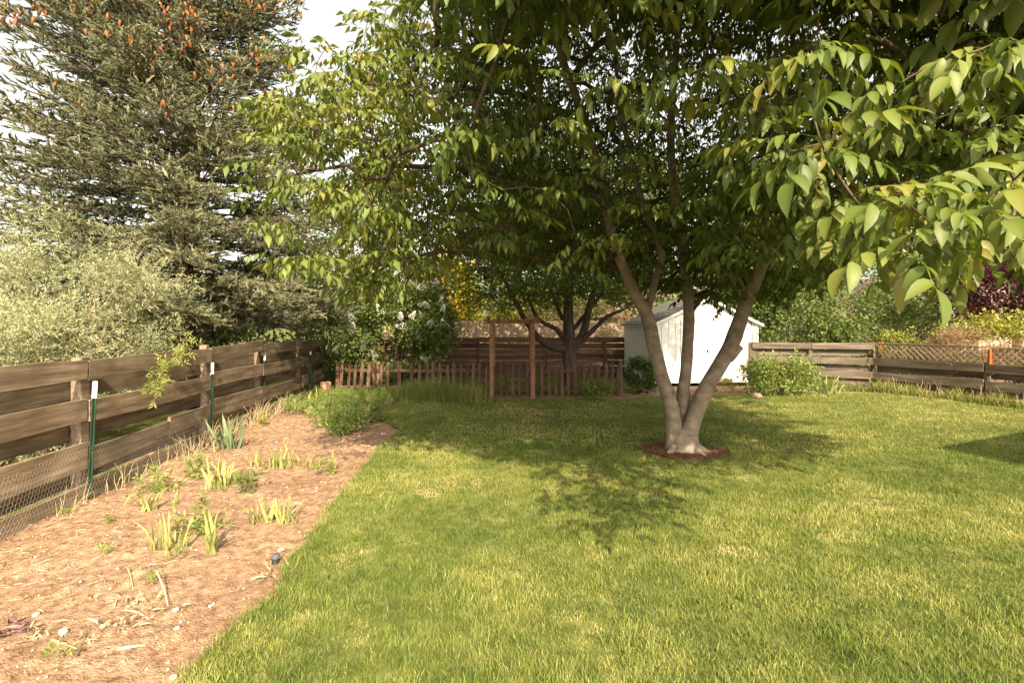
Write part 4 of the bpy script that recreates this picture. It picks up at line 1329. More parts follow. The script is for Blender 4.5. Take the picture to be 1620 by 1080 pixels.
p = np.repeat(tp, k, axis=0) + rng.normal(size=(len(tp) * k, 3)) * np.array([.17, .17, .11])
d = unit(len(p)) * .8 + np.array([0, -.2, -.1])
V, T, v = scatter(T_MAPLE, p, rot_dir(d, rng.uniform(-.7, .7, len(p))), rng.uniform(.8, 1.5, len(p)), np.repeat(rng.uniform(.3, .9, len(tp)), k) + rng.normal(size=len(p)) * .1)
tag(link('foliage', tri_mesh('foliage', V, T, v), M['maple'], maple), kind='stuff')

# ================================================================== SPRUCE
SPB = Vector((-6.9, 10.6, 0))
spruce = thing('spruce_tree', 'tall blue spruce rising behind the plank fence, cones near its top', 'tree', SPB)
V, T = tube(np.array([(SPB.x + .03 * z, SPB.y, z) for z in np.linspace(-.1, 13, 14)]), np.linspace(.27, .06, 14), 12, True, .06)
link('trunk', tri_mesh('trunk', V, T, smooth=True), M['spruce_bark'], spruce)
bparts, SPp, SPd, SPv = [], [], [], []
deadp = []
cone_at = []
z = .9
wi = 0
while z < 10.6:
    nb = 9 if z < 9 else 7
    for b in range(nb):
        az = (b + .5 * (wi % 2)) / nb * 6.283 + rng.normal() * .16
        toward = -math.sin(az)      # 1 when pointing at the camera (-y)
        if toward < -.72 and rng.uniform() < .6: continue
        if z < 1.9 and math.cos(az) > .1: continue
        Lb = (3.7 * (1 - z / 19) ** .9) * rng.uniform(.78, 1.12) * (1.28 if math.cos(az) < -.4 else (.84 if math.cos(az) > .3 and z > 5 else 1))
        h0 = np.array([math.cos(az), math.sin(az), 0])
        sag = rng.uniform(.16, .34) * (1 if z < 6 else .6)
        t = np.linspace(0, 1, 12)
        P = np.array([SPB.x + .03 * z, SPB.y, z + rng.normal() * .08]) + h0[None] * (Lb * t)[:, None] + np.array([0, 0, 1.0])[None] * (Lb * ((.10 + .36 * min(1, max(0, (z - 2.5) / 5))) * t - sag * t ** 2 + .17 * t ** 4))[:, None]
        bparts.append(tube(P[::2], np.linspace(.026, .005, 6) * (.6 + Lb / 5), 4, False))
        sd = np.cross(h0, [0, 0, 1.0])
        f = .30
        while f < 1.0:
            for s in (-1, 1):
                i0 = f * 11; i = int(min(i0, 10)); p = P[i] + (P[i + 1] - P[i]) * (i0 - i)
                fw = (P[min(i + 1, 11)] - P[max(i - 1, 0)]); fw /= np.linalg.norm(fw)
                tl = (.72 * (1 - f) ** .7 + .2) * rng.uniform(.7, 1.2) * min(1, Lb / 2.6)
                dd = fw * .75 + sd * s * .8 + np.array([0, 0, rng.uniform(-.22, .18)])
                dd /= np.linalg.norm(dd)
                m = max(3, int(tl / .062))
                q = np.linspace(.12, 1, m)
                tp_ = p + dd * (tl * q)[:, None] + np.array([0, 0, -.16 * tl])[None] * (q ** 2)[:, None]
                bparts.append((np.array([p + [0, 0, .005], p - [0, 0, .005], tp_[-1]]), np.array([(0, 1, 2)])))
                for r_, pt in enumerate(tp_):
                    last = r_ == m - 1
                    if rng.uniform() < (.12 if toward > -.3 else .45) and not last: continue
                    od = dd * .9 + sd * rng.normal() * .5 + np.array([0, 0, rng.uniform(-.3, .5)])
                    SPp.append(pt); SPd.append(od if not last else dd)
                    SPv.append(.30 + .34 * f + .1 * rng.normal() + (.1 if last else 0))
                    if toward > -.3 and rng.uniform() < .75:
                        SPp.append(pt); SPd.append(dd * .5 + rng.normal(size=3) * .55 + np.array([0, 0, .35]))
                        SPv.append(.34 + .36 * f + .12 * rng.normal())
            f += .072 * rng.uniform(.85, 1.2)
        SPp.append(P[-1]); SPd.append(P[-1] - P[-2]); SPv.append(.7)
        if z < 3.6:
            for _ in range(5):
                q = P[rng.integers(2, 8)]
                deadp.append(tube(np.array([q, q + np.array([rng.normal() * .1, rng.normal() * .1, -.18]), q + np.array([rng.normal() * .22, rng.normal() * .22, -.45 * rng.uniform(.5, 1.3)])]), [.006, .004, .002], 3, False))
        if z > 5.0 and toward > -.3:
            for _ in range(int(rng.integers(0, 9) * (.5 if z < 5.8 else 2.2))):
                i = rng.integers(8, 12)
                cone_at.append(P[i] + np.array([rng.normal() * .16, rng.normal() * .13 - .15, .03 + rng.normal() * .06]))
    z += .17 if z < 3.4 else .23
    wi += 1
V, T, v = merge(bparts)
link('limbs', tri_mesh('limbs', V, T), M['spruce_bark'], spruce)['kind'] = 'stuff'
V, T, v = merge(deadp)
link('dead_twigs', tri_mesh('dead_twigs', V, T), M['dead_twig'], spruce)['kind'] = 'stuff'
SPp, SPd, SPv = np.array(SPp), np.array(SPd), np.array(SPv)
qx, qy = project(SPp)
vis = (qx > -120) & (qx < 900) & (qy > -160) & ~((qx > 300) & (qy > 548 + rng.normal(size=len(qx)) * 6) & (SPp[:, 0] > -4.32 - .099 * (SPp[:, 1] - 4.24) - .5))
vis &= ~((qx > 300) & (qy > 575))
SPp, SPd, SPv = SPp[vis], SPd[vis], SPv[vis]
print('spruce shoots', len(SPp))
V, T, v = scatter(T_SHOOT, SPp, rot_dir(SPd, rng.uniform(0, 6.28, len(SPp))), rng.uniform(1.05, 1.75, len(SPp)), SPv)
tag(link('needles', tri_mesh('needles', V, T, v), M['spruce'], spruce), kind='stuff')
cprof = [(0.004, 0), (.018, -.012), (.022, -.04), (.018, -.07), (.004, -.095)]
cV, cT = tube(np.array([(0, 0, zz) for _, zz in cprof]), [q for q, _ in cprof], 5, False)
cone_at = np.array(cone_at)
V, T, v = scatter([(cV, cT, np.linspace(-.2, .2, len(cV)))], cone_at, rot_ypr(rng.uniform(0, 6, len(cone_at)), rng.normal(0, .25, len(cone_at)), rng.normal(0, .25, len(cone_at))), rng.uniform(.9, 1.45, len(cone_at)), rng.uniform(.0, .75, len(cone_at)))
tag(link('cones', tri_mesh('cones', V, T, v), M['cone'], spruce), kind='stuff')

# ================================================================== SHRUBS
# pale silvery shrub left, behind the fence
sh, cc = shrub('silver_shrub', 'pale silvery green shrub leaning over the plank fence', 'shrub', (-6.6, 7.0, 0), (-6.5, 7.1, 1.75), (1.75, 1.25, 1.35), 7200, T_SPRAY, 1.0, M['silver'], 75, .20, stems=34, stem_mat=M['dead_twig'], tone=.5)
sh2, cc = shrub('silver_shrub', 'smaller pale green shrub behind the nearest fence planks', 'shrub', (-5.6, 5.2, 0), (-5.75, 5.3, 1.15), (.95, 1.0, .85), 3200, T_SPRAY, 1.0, M['silver'], 40, .17, stems=14, stem_mat=M['dead_twig'], tone=.62)
# shoot poking through the planks
shoot = thing('poking_branch', 'fresh green leafy branch hanging over the top fence plank', 'branch', lf(6.6, .15, 1.3))
P = smooth_path([lf(7.3, -.15, 1.5), lf(6.85, .10, 1.48), lf(6.4, .22, 1.33), lf(6.0, .26, 1.14), lf(5.85, .28, 1.02)], 16)
V, T = tube(P, np.linspace(.009, .003, 16), 5)
link('twig', tri_mesh('twig', V, T), M['dead_twig'], shoot)
pp = np.repeat(P[2:], 5, axis=0) + rng.normal(size=(70, 3)) * .055
V, T, v = scatter([spray(60 + k, 9, .09, .075, .016, 1, .8) for k in range(3)], pp, rot_dir(unit(70) + np.array([.4, -.4, .1]), rng.uniform(0, 6, 70)), rng.uniform(.7, 1.1, 70), rng.uniform(.3, .8, 70))
tag(link('foliage', tri_mesh('foliage', V, T, v), M['fresh'], shoot), kind='stuff')

# lilacs
def panicle(seed, n=46):
    r = np.random.default_rng(seed)
    parts = []
    for i in range(n):
        t = (i + .5) / n
        a_ = i * 2.4; rad = .06 * (1 - t) ** .8 * r.uniform(.6, 1.1) + .006
        p = np.array([rad * math.cos(a_), rad * math.sin(a_), .17 * t])
        s = .014
        parts.append((p + np.array([(-s, 0, 0), (s, 0, .002), (0, s, .004), (0, -s, .0), (0, 0, .012)]), np.array([(0, 3, 4), (3, 1, 4), (1, 2, 4), (2, 0, 4)]), np.full(5, r.uniform(-.3, .3))))
    return merge(parts)

def flowers(parent, cc, c, n, mat, size, face=(-.1, -1, .45)):
    ms_ = []
    for k in range(3):
        V, T, tv = panicle(k)
        me = tri_mesh('flower_panicle', V, T, np.clip(tv + .5, 0, 1)); me.materials.append(mat); ms_.append(me)
    f = Vector(face).normalized()
    out = cc - np.asarray(c)
    sc_ = out @ np.array(f)
    best = np.argsort(-sc_)[:max(n, 1)]
    for i in range(n):
        q = cc[best[i % len(best)]] + rng.normal(size=3) * .16 + np.array(f) * .36
        o = bpy.data.objects.new('flower_panicle', ms_[i % 3]); C.objects.link(o); o.parent = parent
        o.location = Vector(q) - parent.location
        o.rotation_euler = (rng.normal() * .5 + .3, rng.normal() * .5, rng.uniform(0, 6))
        o.scale = (size * rng.uniform(.7, 1.2),) * 3

li, cc = shrub('lilac_bush', 'white flowering lilac bush behind the picket fence', 'bush', (-3.1, 13.7, 0), (-3.2, 13.8, 1.6), (1.5, 1.0, 1.45), 22000, T_OVAL, 1.2, M['lilac'], 85, .19, stems=26, tone=.5)
flowers(li, cc, (-3.1, 13.8, 1.6), 80, M['petal'], 1.5)
li2, cc = shrub('lilac_bush', 'pale mauve lilac rising behind the white one beside the yellow tree', 'bush', (-2.6, 14.9, 0), (-2.6, 14.9, 2.0), (.65, .6, 1.25), 7000, T_OVAL, 1.25, M['lilac'], 40, .17, stems=14, tone=.35)
flowers(li2, cc, (-2.6, 14.9, 2.0), 60, M['mauve'], 1.3, (.1, -.7, .8))
li3, cc = shrub('evergreen_bush', 'dark green bush filling the corner at the end of the plank fence', 'bush', (-5.2, 14.2, 0), (-5.0, 14.4, 1.5), (1.1, .8, 1.4), 8000, T_OVAL, 1.25, M['green_bush'], 50, .2, stems=14, tone=.4)

# small plants by the picket fence and shed
shrub('rose_bush', 'small leafy bush growing through the picket fence', 'bush', gp(632, 622), tuple(gp(632, 622) + Vector((0, 0, .42))), (.42, .3, .34), 2400, T_OVAL, .9, M['green_bush'], 26, .09, stems=8, tone=.55)
shrub('peony_bush', 'round dark green bush at the left corner of the shed', 'bush', gp(1014, 622), tuple(gp(1014, 622) + Vector((0, 0, .48))), (.36, .34, .40), 3000, T_OVAL, 1.0, M['green_bush'], 34, .09, stems=10, tone=.35)
shrub('leafy_plant', 'bright green leafy plant in front of the pickets near the shed', 'plant', gp(944, 632), tuple(gp(944, 632) + Vector((0, 0, .20))), (.32, .2, .22), 1300, T_OVAL, .9, M['herb'], 18, .07, stems=6, tone=.45)
shrub('raspberry_bush', 'sunlit leafy raspberry bush at the right corner of the shed', 'bush', gp(1243, 627), tuple(gp(1243, 627) + Vector((.05, .35, .42))), (.86, .5, .50), 6500, T_OVAL, 1.05, M['herb'], 60, .17, stems=16, tone=.45)
for (px_, pp_, h_) in ((1222, 622, 1.05), (1262, 622, .95), (1275, 620, 1.02), (1240, 622, .8)):
    pass
canes = dry_stems(16, lambda: tuple(gp(rng.uniform(1215, 1280), 622)), 1.15, .12, .006, None)
tag(link('raspberry_canes', tri_mesh('raspberry_canes', canes[0], canes[1]), M['dead_twig']), 'thin bare canes standing out of the raspberry bush', 'canes', kind='stuff')
shrub('weed_patch', 'pale weeds growing against the bright shed front', 'weeds', gp(1142, 620), tuple(gp(1142, 620) + Vector((0, .1, .16))), (.35, .15, .16), 700, T_SPRAY, .7, M['yellow_bush'], 16, .06, stems=0, tone=.6)

# behind the fences
shrub('viburnum_bush', 'tall green bush between the shed and the lattice fence', 'bush', (8.3, 15.6, 0), (8.7, 15.7, 2.2), (1.9, 1.1, 1.9), 17000, T_OVAL, 1.5, M['green_bush'], 100, .26, stems=24, tone=.62)
shrub('corner_bush', 'dark green bush crowding the right wall of the shed', 'bush', (7.75, 16.3, 0), (7.7, 16.4, 1.9), (.9, .8, 1.6), 6000, T_OVAL, 1.5, M['green_bush'], 40, .22, stems=10, tone=.45)
shrub('ivy_bush', 'bright green ivy spilling over the left end of the lattice', 'bush', (10.4, 13.8, 0), (10.5, 13.9, 1.05), (.75, .5, .5), 4200, T_OVAL, 1.1, M['yellow_bush'], 40, .12, stems=6, tone=.4)
shrub('dry_bush', 'brown dry twiggy bush behind the middle of the lattice', 'bush', (11.2, 12.3, 0), (11.2, 12.4, 1.05), (.7, .95, .5), 4000, T_SPRAY, .7, M['dry_bush'], 44, .13, stems=20, stem_mat=M['dead_twig'], tone=.5)
shrub('hedge_bush', 'yellow-green hedge bush behind the right end of the lattice', 'bush', (12.9, 13.0, 0), (12.9, 13.0, 1.25), (1.9, .9, .75), 9000, T_OVAL, 1.3, M['yellow_bush'], 70, .18, stems=12, tone=.55)

shrub('laurel_bush', 'green bush filling the gap under the purple plum', 'bush', (13.6, 18.4, 0), (13.4, 18.4, 1.5), (2.6, 1.0, 1.5), 9000, T_OVAL, 1.7, M['green_bush'], 70, .25, stems=10, tone=.6)
pl = thing('plum_tree', 'purple leaved plum tree beyond the lattice fence', 'tree', (15.6, 15.5, 0))
V, T = tube(smooth_path([(15.6, 15.5, -.1), (15.5, 15.5, 1.2), (15.3, 15.4, 2.2), (15.0, 15.3, 3.2)], 9), np.linspace(.16, .06, 9), 9, True, .05)
link('trunk', tri_mesh('trunk', V, T, smooth=True), M['maple_bark'], pl)
V, T = tube(smooth_path([(15.5, 15.5, 1.3), (14.9, 15.4, 1.8), (14.2, 15.3, 2.3)], 7), np.linspace(.09, .03, 7), 7, True, .05)
link('limb', tri_mesh('limb', V, T, smooth=True), M['maple_bark'], pl)
p, out, cc = clump_points(13000, (14.9, 15.5, 2.9), (1.7, 1.3, 1.1), 80, .24)
V, T, v = scatter(T_OVAL, p, rot_dir(unit(len(p)), rng.uniform(-1, 1, len(p))), rng.uniform(1, 1.8, len(p)), rng.uniform(.2, .8, len(p)))
tag(link('foliage', tri_mesh('foliage', V, T, v), M['plum'], pl), kind='stuff')


# ------------------------------------------------------------------ far trees
def far_tree(name, label, base, c, rad, n, size, mat, nclump, csize, tone=.5, tm=T_OVAL, group='trees beyond the back fences', tr=.16):
    t = thing(name, label, 'tree', base, group)
    b = np.asarray(base, float); c_ = np.asarray(c, float)
    V, T = tube(smooth_path([b + [0, 0, -.1], (b + c_) / 2 + [.1, 0, 0], c_ + [0, 0, rad[2] * .5]], 8), np.linspace(tr, tr * .3, 8), 8, True, .05)
    link('trunk', tri_mesh('trunk', V, T, smooth=True), M['maple_bark'], t)
    p, out, cc = clump_points(n, c, rad, nclump, csize)
    parts = []
    for q in cc[:14]:
        s0 = b + (c_ - b) * rng.uniform(.4, .9)
        parts.append(tube(smooth_path([s0, (s0 + q) / 2 + [0, 0, .2], q], 5), np.linspace(tr * .35, .012, 5), 5, False))
    V, T, v = merge(parts)
    link('limbs', tri_mesh('limbs', V, T), M['maple_bark'], t)
    d = unit(n) + out / np.linalg.norm(out, axis=1, keepdims=True) * .4
    V, T, v = scatter(tm, p, rot_dir(d, rng.uniform(-1.2, 1.2, n)), size * rng.uniform(.65, 1.35, n), rng.uniform(-.18, .18, n) + tone)
    tag(link('foliage', tri_mesh('foliage', V, T, v), mat, t), kind='stuff')
    return t

far_tree('golden_tree', 'golden yellow leaved tree seen past the lilacs', (-2.7, 21, 0), (-2.75, 21, 2.8), (1.2, 1.1, 2.1), 11000, 2.1, M['gold'], 60, .24)
far_tree('locust_tree', 'yellow-green tree beyond the fence above the arbor', (-.3, 25, 0), (-.5, 25, 3.3), (2.3, 1.6, 2.2), 9000, 2.4, M['yellow_bush'], 60, .36, .5)
far_tree('ash_tree', 'tall green tree far behind the lilacs and spruce', (-7.6, 24, 0), (-7.6, 24, 4.6), (3.2, 2.2, 4.0), 14000, 2.6, M['green_bush'], 90, .5, .62, tr=.25)
far_tree('elm_tree', 'tall leafy tree rising straight behind the maple crown', (3.0, 27, 0), (3.0, 27, 6.5), (4.2, 2.5, 4.5), 16000, 3.0, M['maple'], 110, .6, .6, tr=.3)
far_tree('poplar_tree', 'green tree standing behind the shed roof', (8.2, 24, 0), (8.2, 24, 5.5), (3.4, 2.2, 4.6), 15000, 2.6, M['green_bush'], 100, .5, .6, tr=.25)
far_tree('linden_tree', 'large green tree behind the tall bush right of the shed', (14.0, 26, 0), (14.0, 26, 6.0), (3.8, 2.4, 4.4), 15000, 2.8, M['maple'], 100, .55, .55, tr=.28)
far_tree('birch_tree', 'light green tree beyond the purple plum', (22.5, 27, 0), (22.5, 27, 6.0), (3.6, 2.4, 4.6), 13000, 2.8, M['green_bush'], 90, .55, .6, tr=.25)
shrub('twiggy_bush', 'beige twiggy bush behind the dark back fence', 'bush', (3.0, 19.2, 0), (2.9, 19.3, 1.6), (2.6, .9, 1.2), 5000, T_SPRAY, 1.1, M['dry_bush'], 80, .22, stems=40, stem_mat=M['dead_twig'], tone=.45)
shrub('privet_bush', 'olive green bush beyond the back fence left of the arbor', 'bush', (-1.4, 20.5, 0), (-1.1, 20.6, 1.8), (1.2, .8, 1.2), 5000, T_OVAL, 1.8, M['yellow_bush'], 40, .22, stems=8, tone=.25)

for i, (hx, hy, lb) in enumerate(((-8.6, 17.5, 'dark hedge bush beyond the spruce, nearest the lilac'), (-11.6, 17.0, 'dark hedge bush directly behind the spruce trunk'), (-14.8, 16.5, 'dark hedge bush behind the silvery shrub'), (-18.2, 16.0, 'dark hedge bush at the far left picture edge'))):
    shrub('hedge_shrub', lb, 'bush', (hx, hy, 0), (hx, hy, 2.0), (2.0, 1.0, 1.95), 7000, T_OVAL, 2.4, M['green_bush'], 50, .3, stems=8, tone=.45, group='dark hedge beyond the spruce')
# neighbouring fence strip and houses
nf = thing('neighbour_fence', 'light tan upright board fence beyond the dark back fence', 'fence', (-1, 18.4, 0))
x = -4.6
while x < 3.2:
    wv = .14
    board(nf, 'board', Vector((x, 18.4, -.05)), Vector((x, 18.4, 1.92 + random.uniform(-.015, .015))), .132, .02, M['tan_board'], 1, up=Vector((1, 0, 0)))
    x += wv
for z in (.35, 1.6):
    board(nf, 'rail', Vector((-4.65, 18.44, z)), Vector((3.2, 18.44, z)), .09, .04, M['tan_board'])


def house(label, x0, x1, y0, y1, ez, rz):
    t = thing('neighbour_house', label, 'house', ((x0 + x1) / 2, y0, 0), 'houses beyond the fences')
    def p(name, V, Fq, mat):
        me = bpy.data.meshes.new(name); me.from_pydata(V, [], Fq)
        return link(name, me, mat, t)
    ym = (y0 + y1) / 2
    p('wall', [(x0, y0, -.1), (x1, y0, -.1), (x1, y1, -.1), (x0, y1, -.1), (x0, y0, ez), (x1, y0, ez), (x1, y1, ez), (x0, y1, ez), (x0, ym, rz - .1), (x1, ym, rz - .1)], [(0, 1, 5, 4), (1, 2, 6, 9, 5), (2, 3, 7, 6), (3, 0, 4, 8, 7), (4, 5, 9, 8), (6, 7, 8, 9)], M['house_wall'])
    o = .5
    e2 = ez - (rz - ez) * o / (ym - y0)
    for ya, sg in ((y0 - o, 1), (y1 + o, -1)):
        p('roof', [(x0 - o, ya, e2), (x1 + o, ya, e2), (x1 + o, ym, rz), (x0 - o, ym, rz), (x0 - o, ya, e2 - .18), (x1 + o, ya, e2 - .18), (x1 + o, ym, rz - .18), (x0 - o, ym, rz - .18)], [(0, 1, 2, 3), (7, 6, 5, 4), (0, 4, 5, 1), (1, 5, 6, 2), (3, 2, 6, 7), (0, 3, 7, 4)], M['roof_tile'])
    nw = int((x1 - x0) / 3)
    for k in range(nw):
        cx = x0 + (k + .5) * (x1 - x0) / nw
        wn = p('window', [(cx - .6, y0 - .06, 1.0), (cx + .6, y0 - .06, 1.0), (cx + .6, y0 - .06, 2.2), (cx - .6, y0 - .06, 2.2), (cx - .6, y0 - .005, 1.0), (cx + .6, y0 - .005, 1.0), (cx + .6, y0 - .005, 2.2), (cx - .6, y0 - .005, 2.2)], [(0, 1, 2, 3), (0, 4, 5, 1), (1, 5, 6, 2), (2, 6, 7, 3), (3, 7, 4, 0)], M['white_trim'])
        me = bpy.data.meshes.new('pane'); me.from_pydata([(cx - .52, y0 - .064, 1.08), (cx + .52, y0 - .064, 1.08), (cx + .52, y0 - .064, 2.12), (cx - .52, y0 - .064, 2.12)], [], [(0, 1, 2, 3)])
        me.materials.append(M['glass'])
        pn = bpy.data.objects.new('pane', me); C.objects.link(pn); pn.parent = wn
house('pale neighbour house with brown roof behind the maple', 0.5, 12.5, 33, 41, 2.7, 4.6)
house('neighbour house with pinkish brown roof beyond the purple plum', 18.5, 31, 30, 38, 2.7, 4.9)


# corner of the own house, outside the frame on the right; its eave shades the lawn edge
own = thing('own_house', 'house corner with a low eave just beyond the right picture edge', 'house', (8.5, 3.0, 0))
c0 = Vector((6.75, 3.75, 0)); e1 = Vector((2.14, 1.0, 0)).normalized(); e2 = Vector((e1.y, -e1.x, 0))
def quad_slab(name, p, l1, l2, z0, z1, mat):
    q = [p, p + e1 * l1, p + e1 * l1 + e2 * l2, p + e2 * l2]
    V = [(a_.x, a_.y, z0) for a_ in q] + [(a_.x, a_.y, z1) for a_ in q]
    me = bpy.data.meshes.new(name); me.from_pydata(V, [], [(0, 1, 2, 3), (7, 6, 5, 4), (0, 4, 5, 1), (1, 5, 6, 2), (2, 6, 7, 3), (3, 7, 4, 0)])
    link(name, me, mat, own)
quad_slab('wall', c0 + e1 * .55 + e2 * .55, 7.0, 4.0, -.1, 2.36, M['house_wall'])
quad_slab('roof', c0, 8.1, 5.1, 2.37, 2.55, M['roof_tile'])

# ================================================================== BED PLANTS
def sword_mesh(seed, L, W, bend, mat, tone):
    r = np.random.default_rng(seed)
    n = 5; V = []
    for i in range(n + 1):
        t = i / n
        wd = W / 2 * (1 - t ** 2.4) * (.75 + .5 * t) if t < 1 else 0
        ang = bend * t * t
        x = L * (t - .3 * t * abs(math.sin(ang))) * math.sin(ang); z_ = L * t * math.cos(ang * .8)
        V += [(x, -wd, z_ + .15 * wd), (x, 0, z_ - .02 * wd), (x, wd, z_ + .15 * wd)] if t < 1 else [(x, 0, z_)]
    T = []
    for i in range(n - 1):
        b = 3 * i
        T += [(b, b + 1, b + 4), (b, b + 4, b + 3), (b + 1, b + 2, b + 5), (b + 1, b + 5, b + 4)]
    b = 3 * (n - 1)
    T += [(b, b + 1, b + 3), (b + 1, b + 2, b + 3)]
    v = np.clip(tone + np.linspace(-.15, .15, len(V)), 0, 1)
    me = tri_mesh('leaf', np.array(V), np.array(T), v); me.materials.append(mat)
    return me

SW_ = {}
for mn in ('iris', 'iris_blue', 'iris_yellow'):
    SW_[mn] = [sword_mesh(k, 1.0, .085 + .02 * (k % 3), b, M[mn], .35 + .13 * (k % 4)) for k, b in enumerate((.12, .28, .45, .7, 1.25, 1.7))]


def iris(px, py, n, hgt, spread, label, mat='iris', flop=.2, mix=None):
    b = gp(px, py); b.z = float(ground_z(b.x, b.y)) - .01
    t = thing('iris_plant', label, 'plant', b, 'iris plants in the soil bed')
    n = int(n * 2.2)
    for i in range(n):
        m = mix if (mix and random.random() < .4) else mat
        me = SW_[m][random.choice((4, 5)) if random.random() < flop else random.choice((0, 0, 1, 1, 2, 3))]
        o = bpy.data.objects.new('leaf', me); C.objects.link(o); o.parent = t
        a_ = random.uniform(0, 6.28); q = spread * math.sqrt(random.random())
        o.location = (q * math.cos(a_), q * math.sin(a_) * .7, 0)
        h_ = hgt * random.uniform(.4, 1.1)
        o.scale = (h_ * .9, h_ * random.uniform(.8, 1.1), h_)
        o.rotation_euler = (random.gauss(0, .24), random.gauss(0, .24), a_ + random.gauss(0, .7))
    return t

iris(366, 707, 19, .50, .16, 'large blue-green iris clump beside the second steel stake', 'iris_blue', .1)
iris(236, 806, 7, .30, .07, 'floppy iris with yellowing leaves bent to the soil', 'iris', .6, 'iris_yellow')
iris(274, 800, 4, .19, .03, 'tiny three leaved iris to the right of the floppy one', 'iris', .1)
iris(268, 866, 11, .27, .13, 'untidy yellow-green iris clump in the near left of the bed', 'iris', .3, 'iris_yellow')
iris(333, 872, 9, .33, .05, 'upright iris with one tall broad blade, nearest of the bed', 'iris', .2)
iris(410, 824, 13, .27, .11, 'bushy iris clump left of centre by the lawn edge', 'iris', .1, 'iris_yellow')
iris(452, 826, 13, .25, .12, 'bushy iris clump closest to the lawn edge', 'iris', .25, 'iris_yellow')
iris(349, 768, 17, .38, .13, 'pale spiky iris clump with dry leaves in mid bed', 'iris_yellow', .3, 'iris')
iris(404, 738, 8, .24, .09, 'very pale yellow iris in the middle row', 'iris_yellow', .2)
iris(446, 736, 18, .32, .16, 'dense green iris clump in the middle row', 'iris', .15)
iris(486, 735, 10, .26, .13, 'yellow withered iris at the shade edge', 'iris_yellow', .3, 'iris')
iris(527, 738, 6, .26, .09, 'thin iris pair standing at the end of the middle row', 'iris', .1)
iris(492, 642, 8, .45, .10, 'bright iris tuft among the weeds near the stump', 'iris', .2, 'iris_yellow')
iris(1306, 624, 18, .62, .30, 'sunlit iris clump between the raspberry bush and the plank fence', 'iris', .3, 'iris_blue')


def herb(px, py, label, rad, n, size, mat='herb', tone=.5, tm=None, cat='plant', name='leafy_herb', hz=.9):
    b = gp(px, py); b.z = float(ground_z(b.x, b.y))
    return shrub(name, label, cat, b, (b.x, b.y, b.z + rad * hz), (rad, rad * .8, rad * hz), n, tm or T_HERB, size, M[mat], 14, rad * .28, stems=6, tone=tone, stem_mat=M['herb_stem'], group='small leafy plants in the soil bed', zmin=b.z)

M['herb_stem'] = noise_mat('herb_stem', [(.3, (.12, .14, .05)), (.7, (.24, .24, .10))], (9, 9, 9), 3, .9, 0)
herb(243, 776, 'leafy green herb right behind the floppy iris', .13, 26, .62)
herb(315, 842, 'leafy herb behind the upright near iris', .13, 30, .6, tone=.5)
herb(404, 776, 'dark leafy seedling between the iris clumps', .08, 10, .75, 'green_bush', .7)
herb(311, 752, 'small green grassy clump left of the pale spiky iris', .11, 40, .5, tone=.65)
herb(548, 685, 'broad green leafy weed clump on the shaded soil corner', .2, 130, .75, 'herb', .4)
herb(520, 672, 'mixed green weeds beside the broad leafy clump', .22, 120, .6, 'herb', .5)
herb(575, 668, 'low dark weeds at the shaded lawn corner', .2, 100, .6, 'green_bush', .6)
herb(514, 748, 'thin tuft of grassy weeds on bare soil by the lawn', .08, 22, .45, tone=.65)
herb(417, 672, 'yellow-green weed by the third steel stake', .09, 26, .5, 'yellow_bush', .6)
for i, (px_, py_, lb) in enumerate(((353, 775, 'small yellowing weed in front of the pale spiky iris'), (105, 813, 'tiny green sprig near the first stake'), (166, 826, 'flat green weed on the bare soil'), (92, 1048, 'small bright green sprout among the dry debris'), (160, 878, 'tiny pale seedling on bare soil'), (240, 923, 'small dark green seedling above the dead stalks'), (276, 884, 'pale weed sprig by the bare stick'))):
    herb(px_, py_, lb, .03, 7, .3, 'herb', .55)

# ground-cover weeds running to the picket fence
n = 5200
Y = rng.uniform(9.3, 12.7, n); X = rng.uniform(-4.9, -1.9, n)
kk = (X < lawn_left(Y) + .05) & (X > -4.75 - .099 * (Y - 9)) & (vnoise(X * 2.2, Y * 2.2, 90) + .35 * (Y - 9.6) - .35 * np.clip(-X - 3.9, 0, 2) > .55)
X, Y = X[kk], Y[kk]
V, T, v = scatter(T_SPRAY + [(b_[0], b_[1], b_[2]) for b_ in T_OVAL], np.stack([X, Y, .02 + rng.uniform(0, .14, len(X))], 1), rot_dir(unit(len(X)) + np.array([0, 0, .9]), rng.uniform(0, 6, len(X))), rng.uniform(.6, 1.2, len(X)), .4 + .3 * (vnoise(X * 3, Y * 3, 91) - .5) + rng.normal(size=len(X)) * .12)
tag(link('ground_weeds', tri_mesh('ground_weeds', V, T, v), M['herb']), 'low green weeds covering the soil in front of the pickets', 'weeds', kind='stuff')
# weeds and grass along the foot of the right fences
n = 2600
tt = rng.uniform(0, 1, n)
X = np.where(tt < .35, 8.2 + tt / .35 * 1.6, 9.8 + (tt - .35) / .65 * 1.7) - .18 - abs(rng.normal(size=n)) * .1
Y = np.where(tt < .35, 14.1 - tt / .35 * .55, 13.55 - (tt - .35) / .65 * 4.4) - .15
V, T, v = blades(np.stack([X, Y, np.zeros(n)], 1), rng.uniform(.08, .34, n) * (.4 + vnoise(tt * 22, tt * 0, 92)), np.full(n, .012), rng.uniform(.1, .7, n), np.clip(rng.normal(.55, .2, n), 0, 1))
tag(link('fence_grass', tri_mesh('fence_grass', V, T, v), M['tall_grass']), 'longer grass along the foot of the lattice fence', 'grass', kind='stuff')


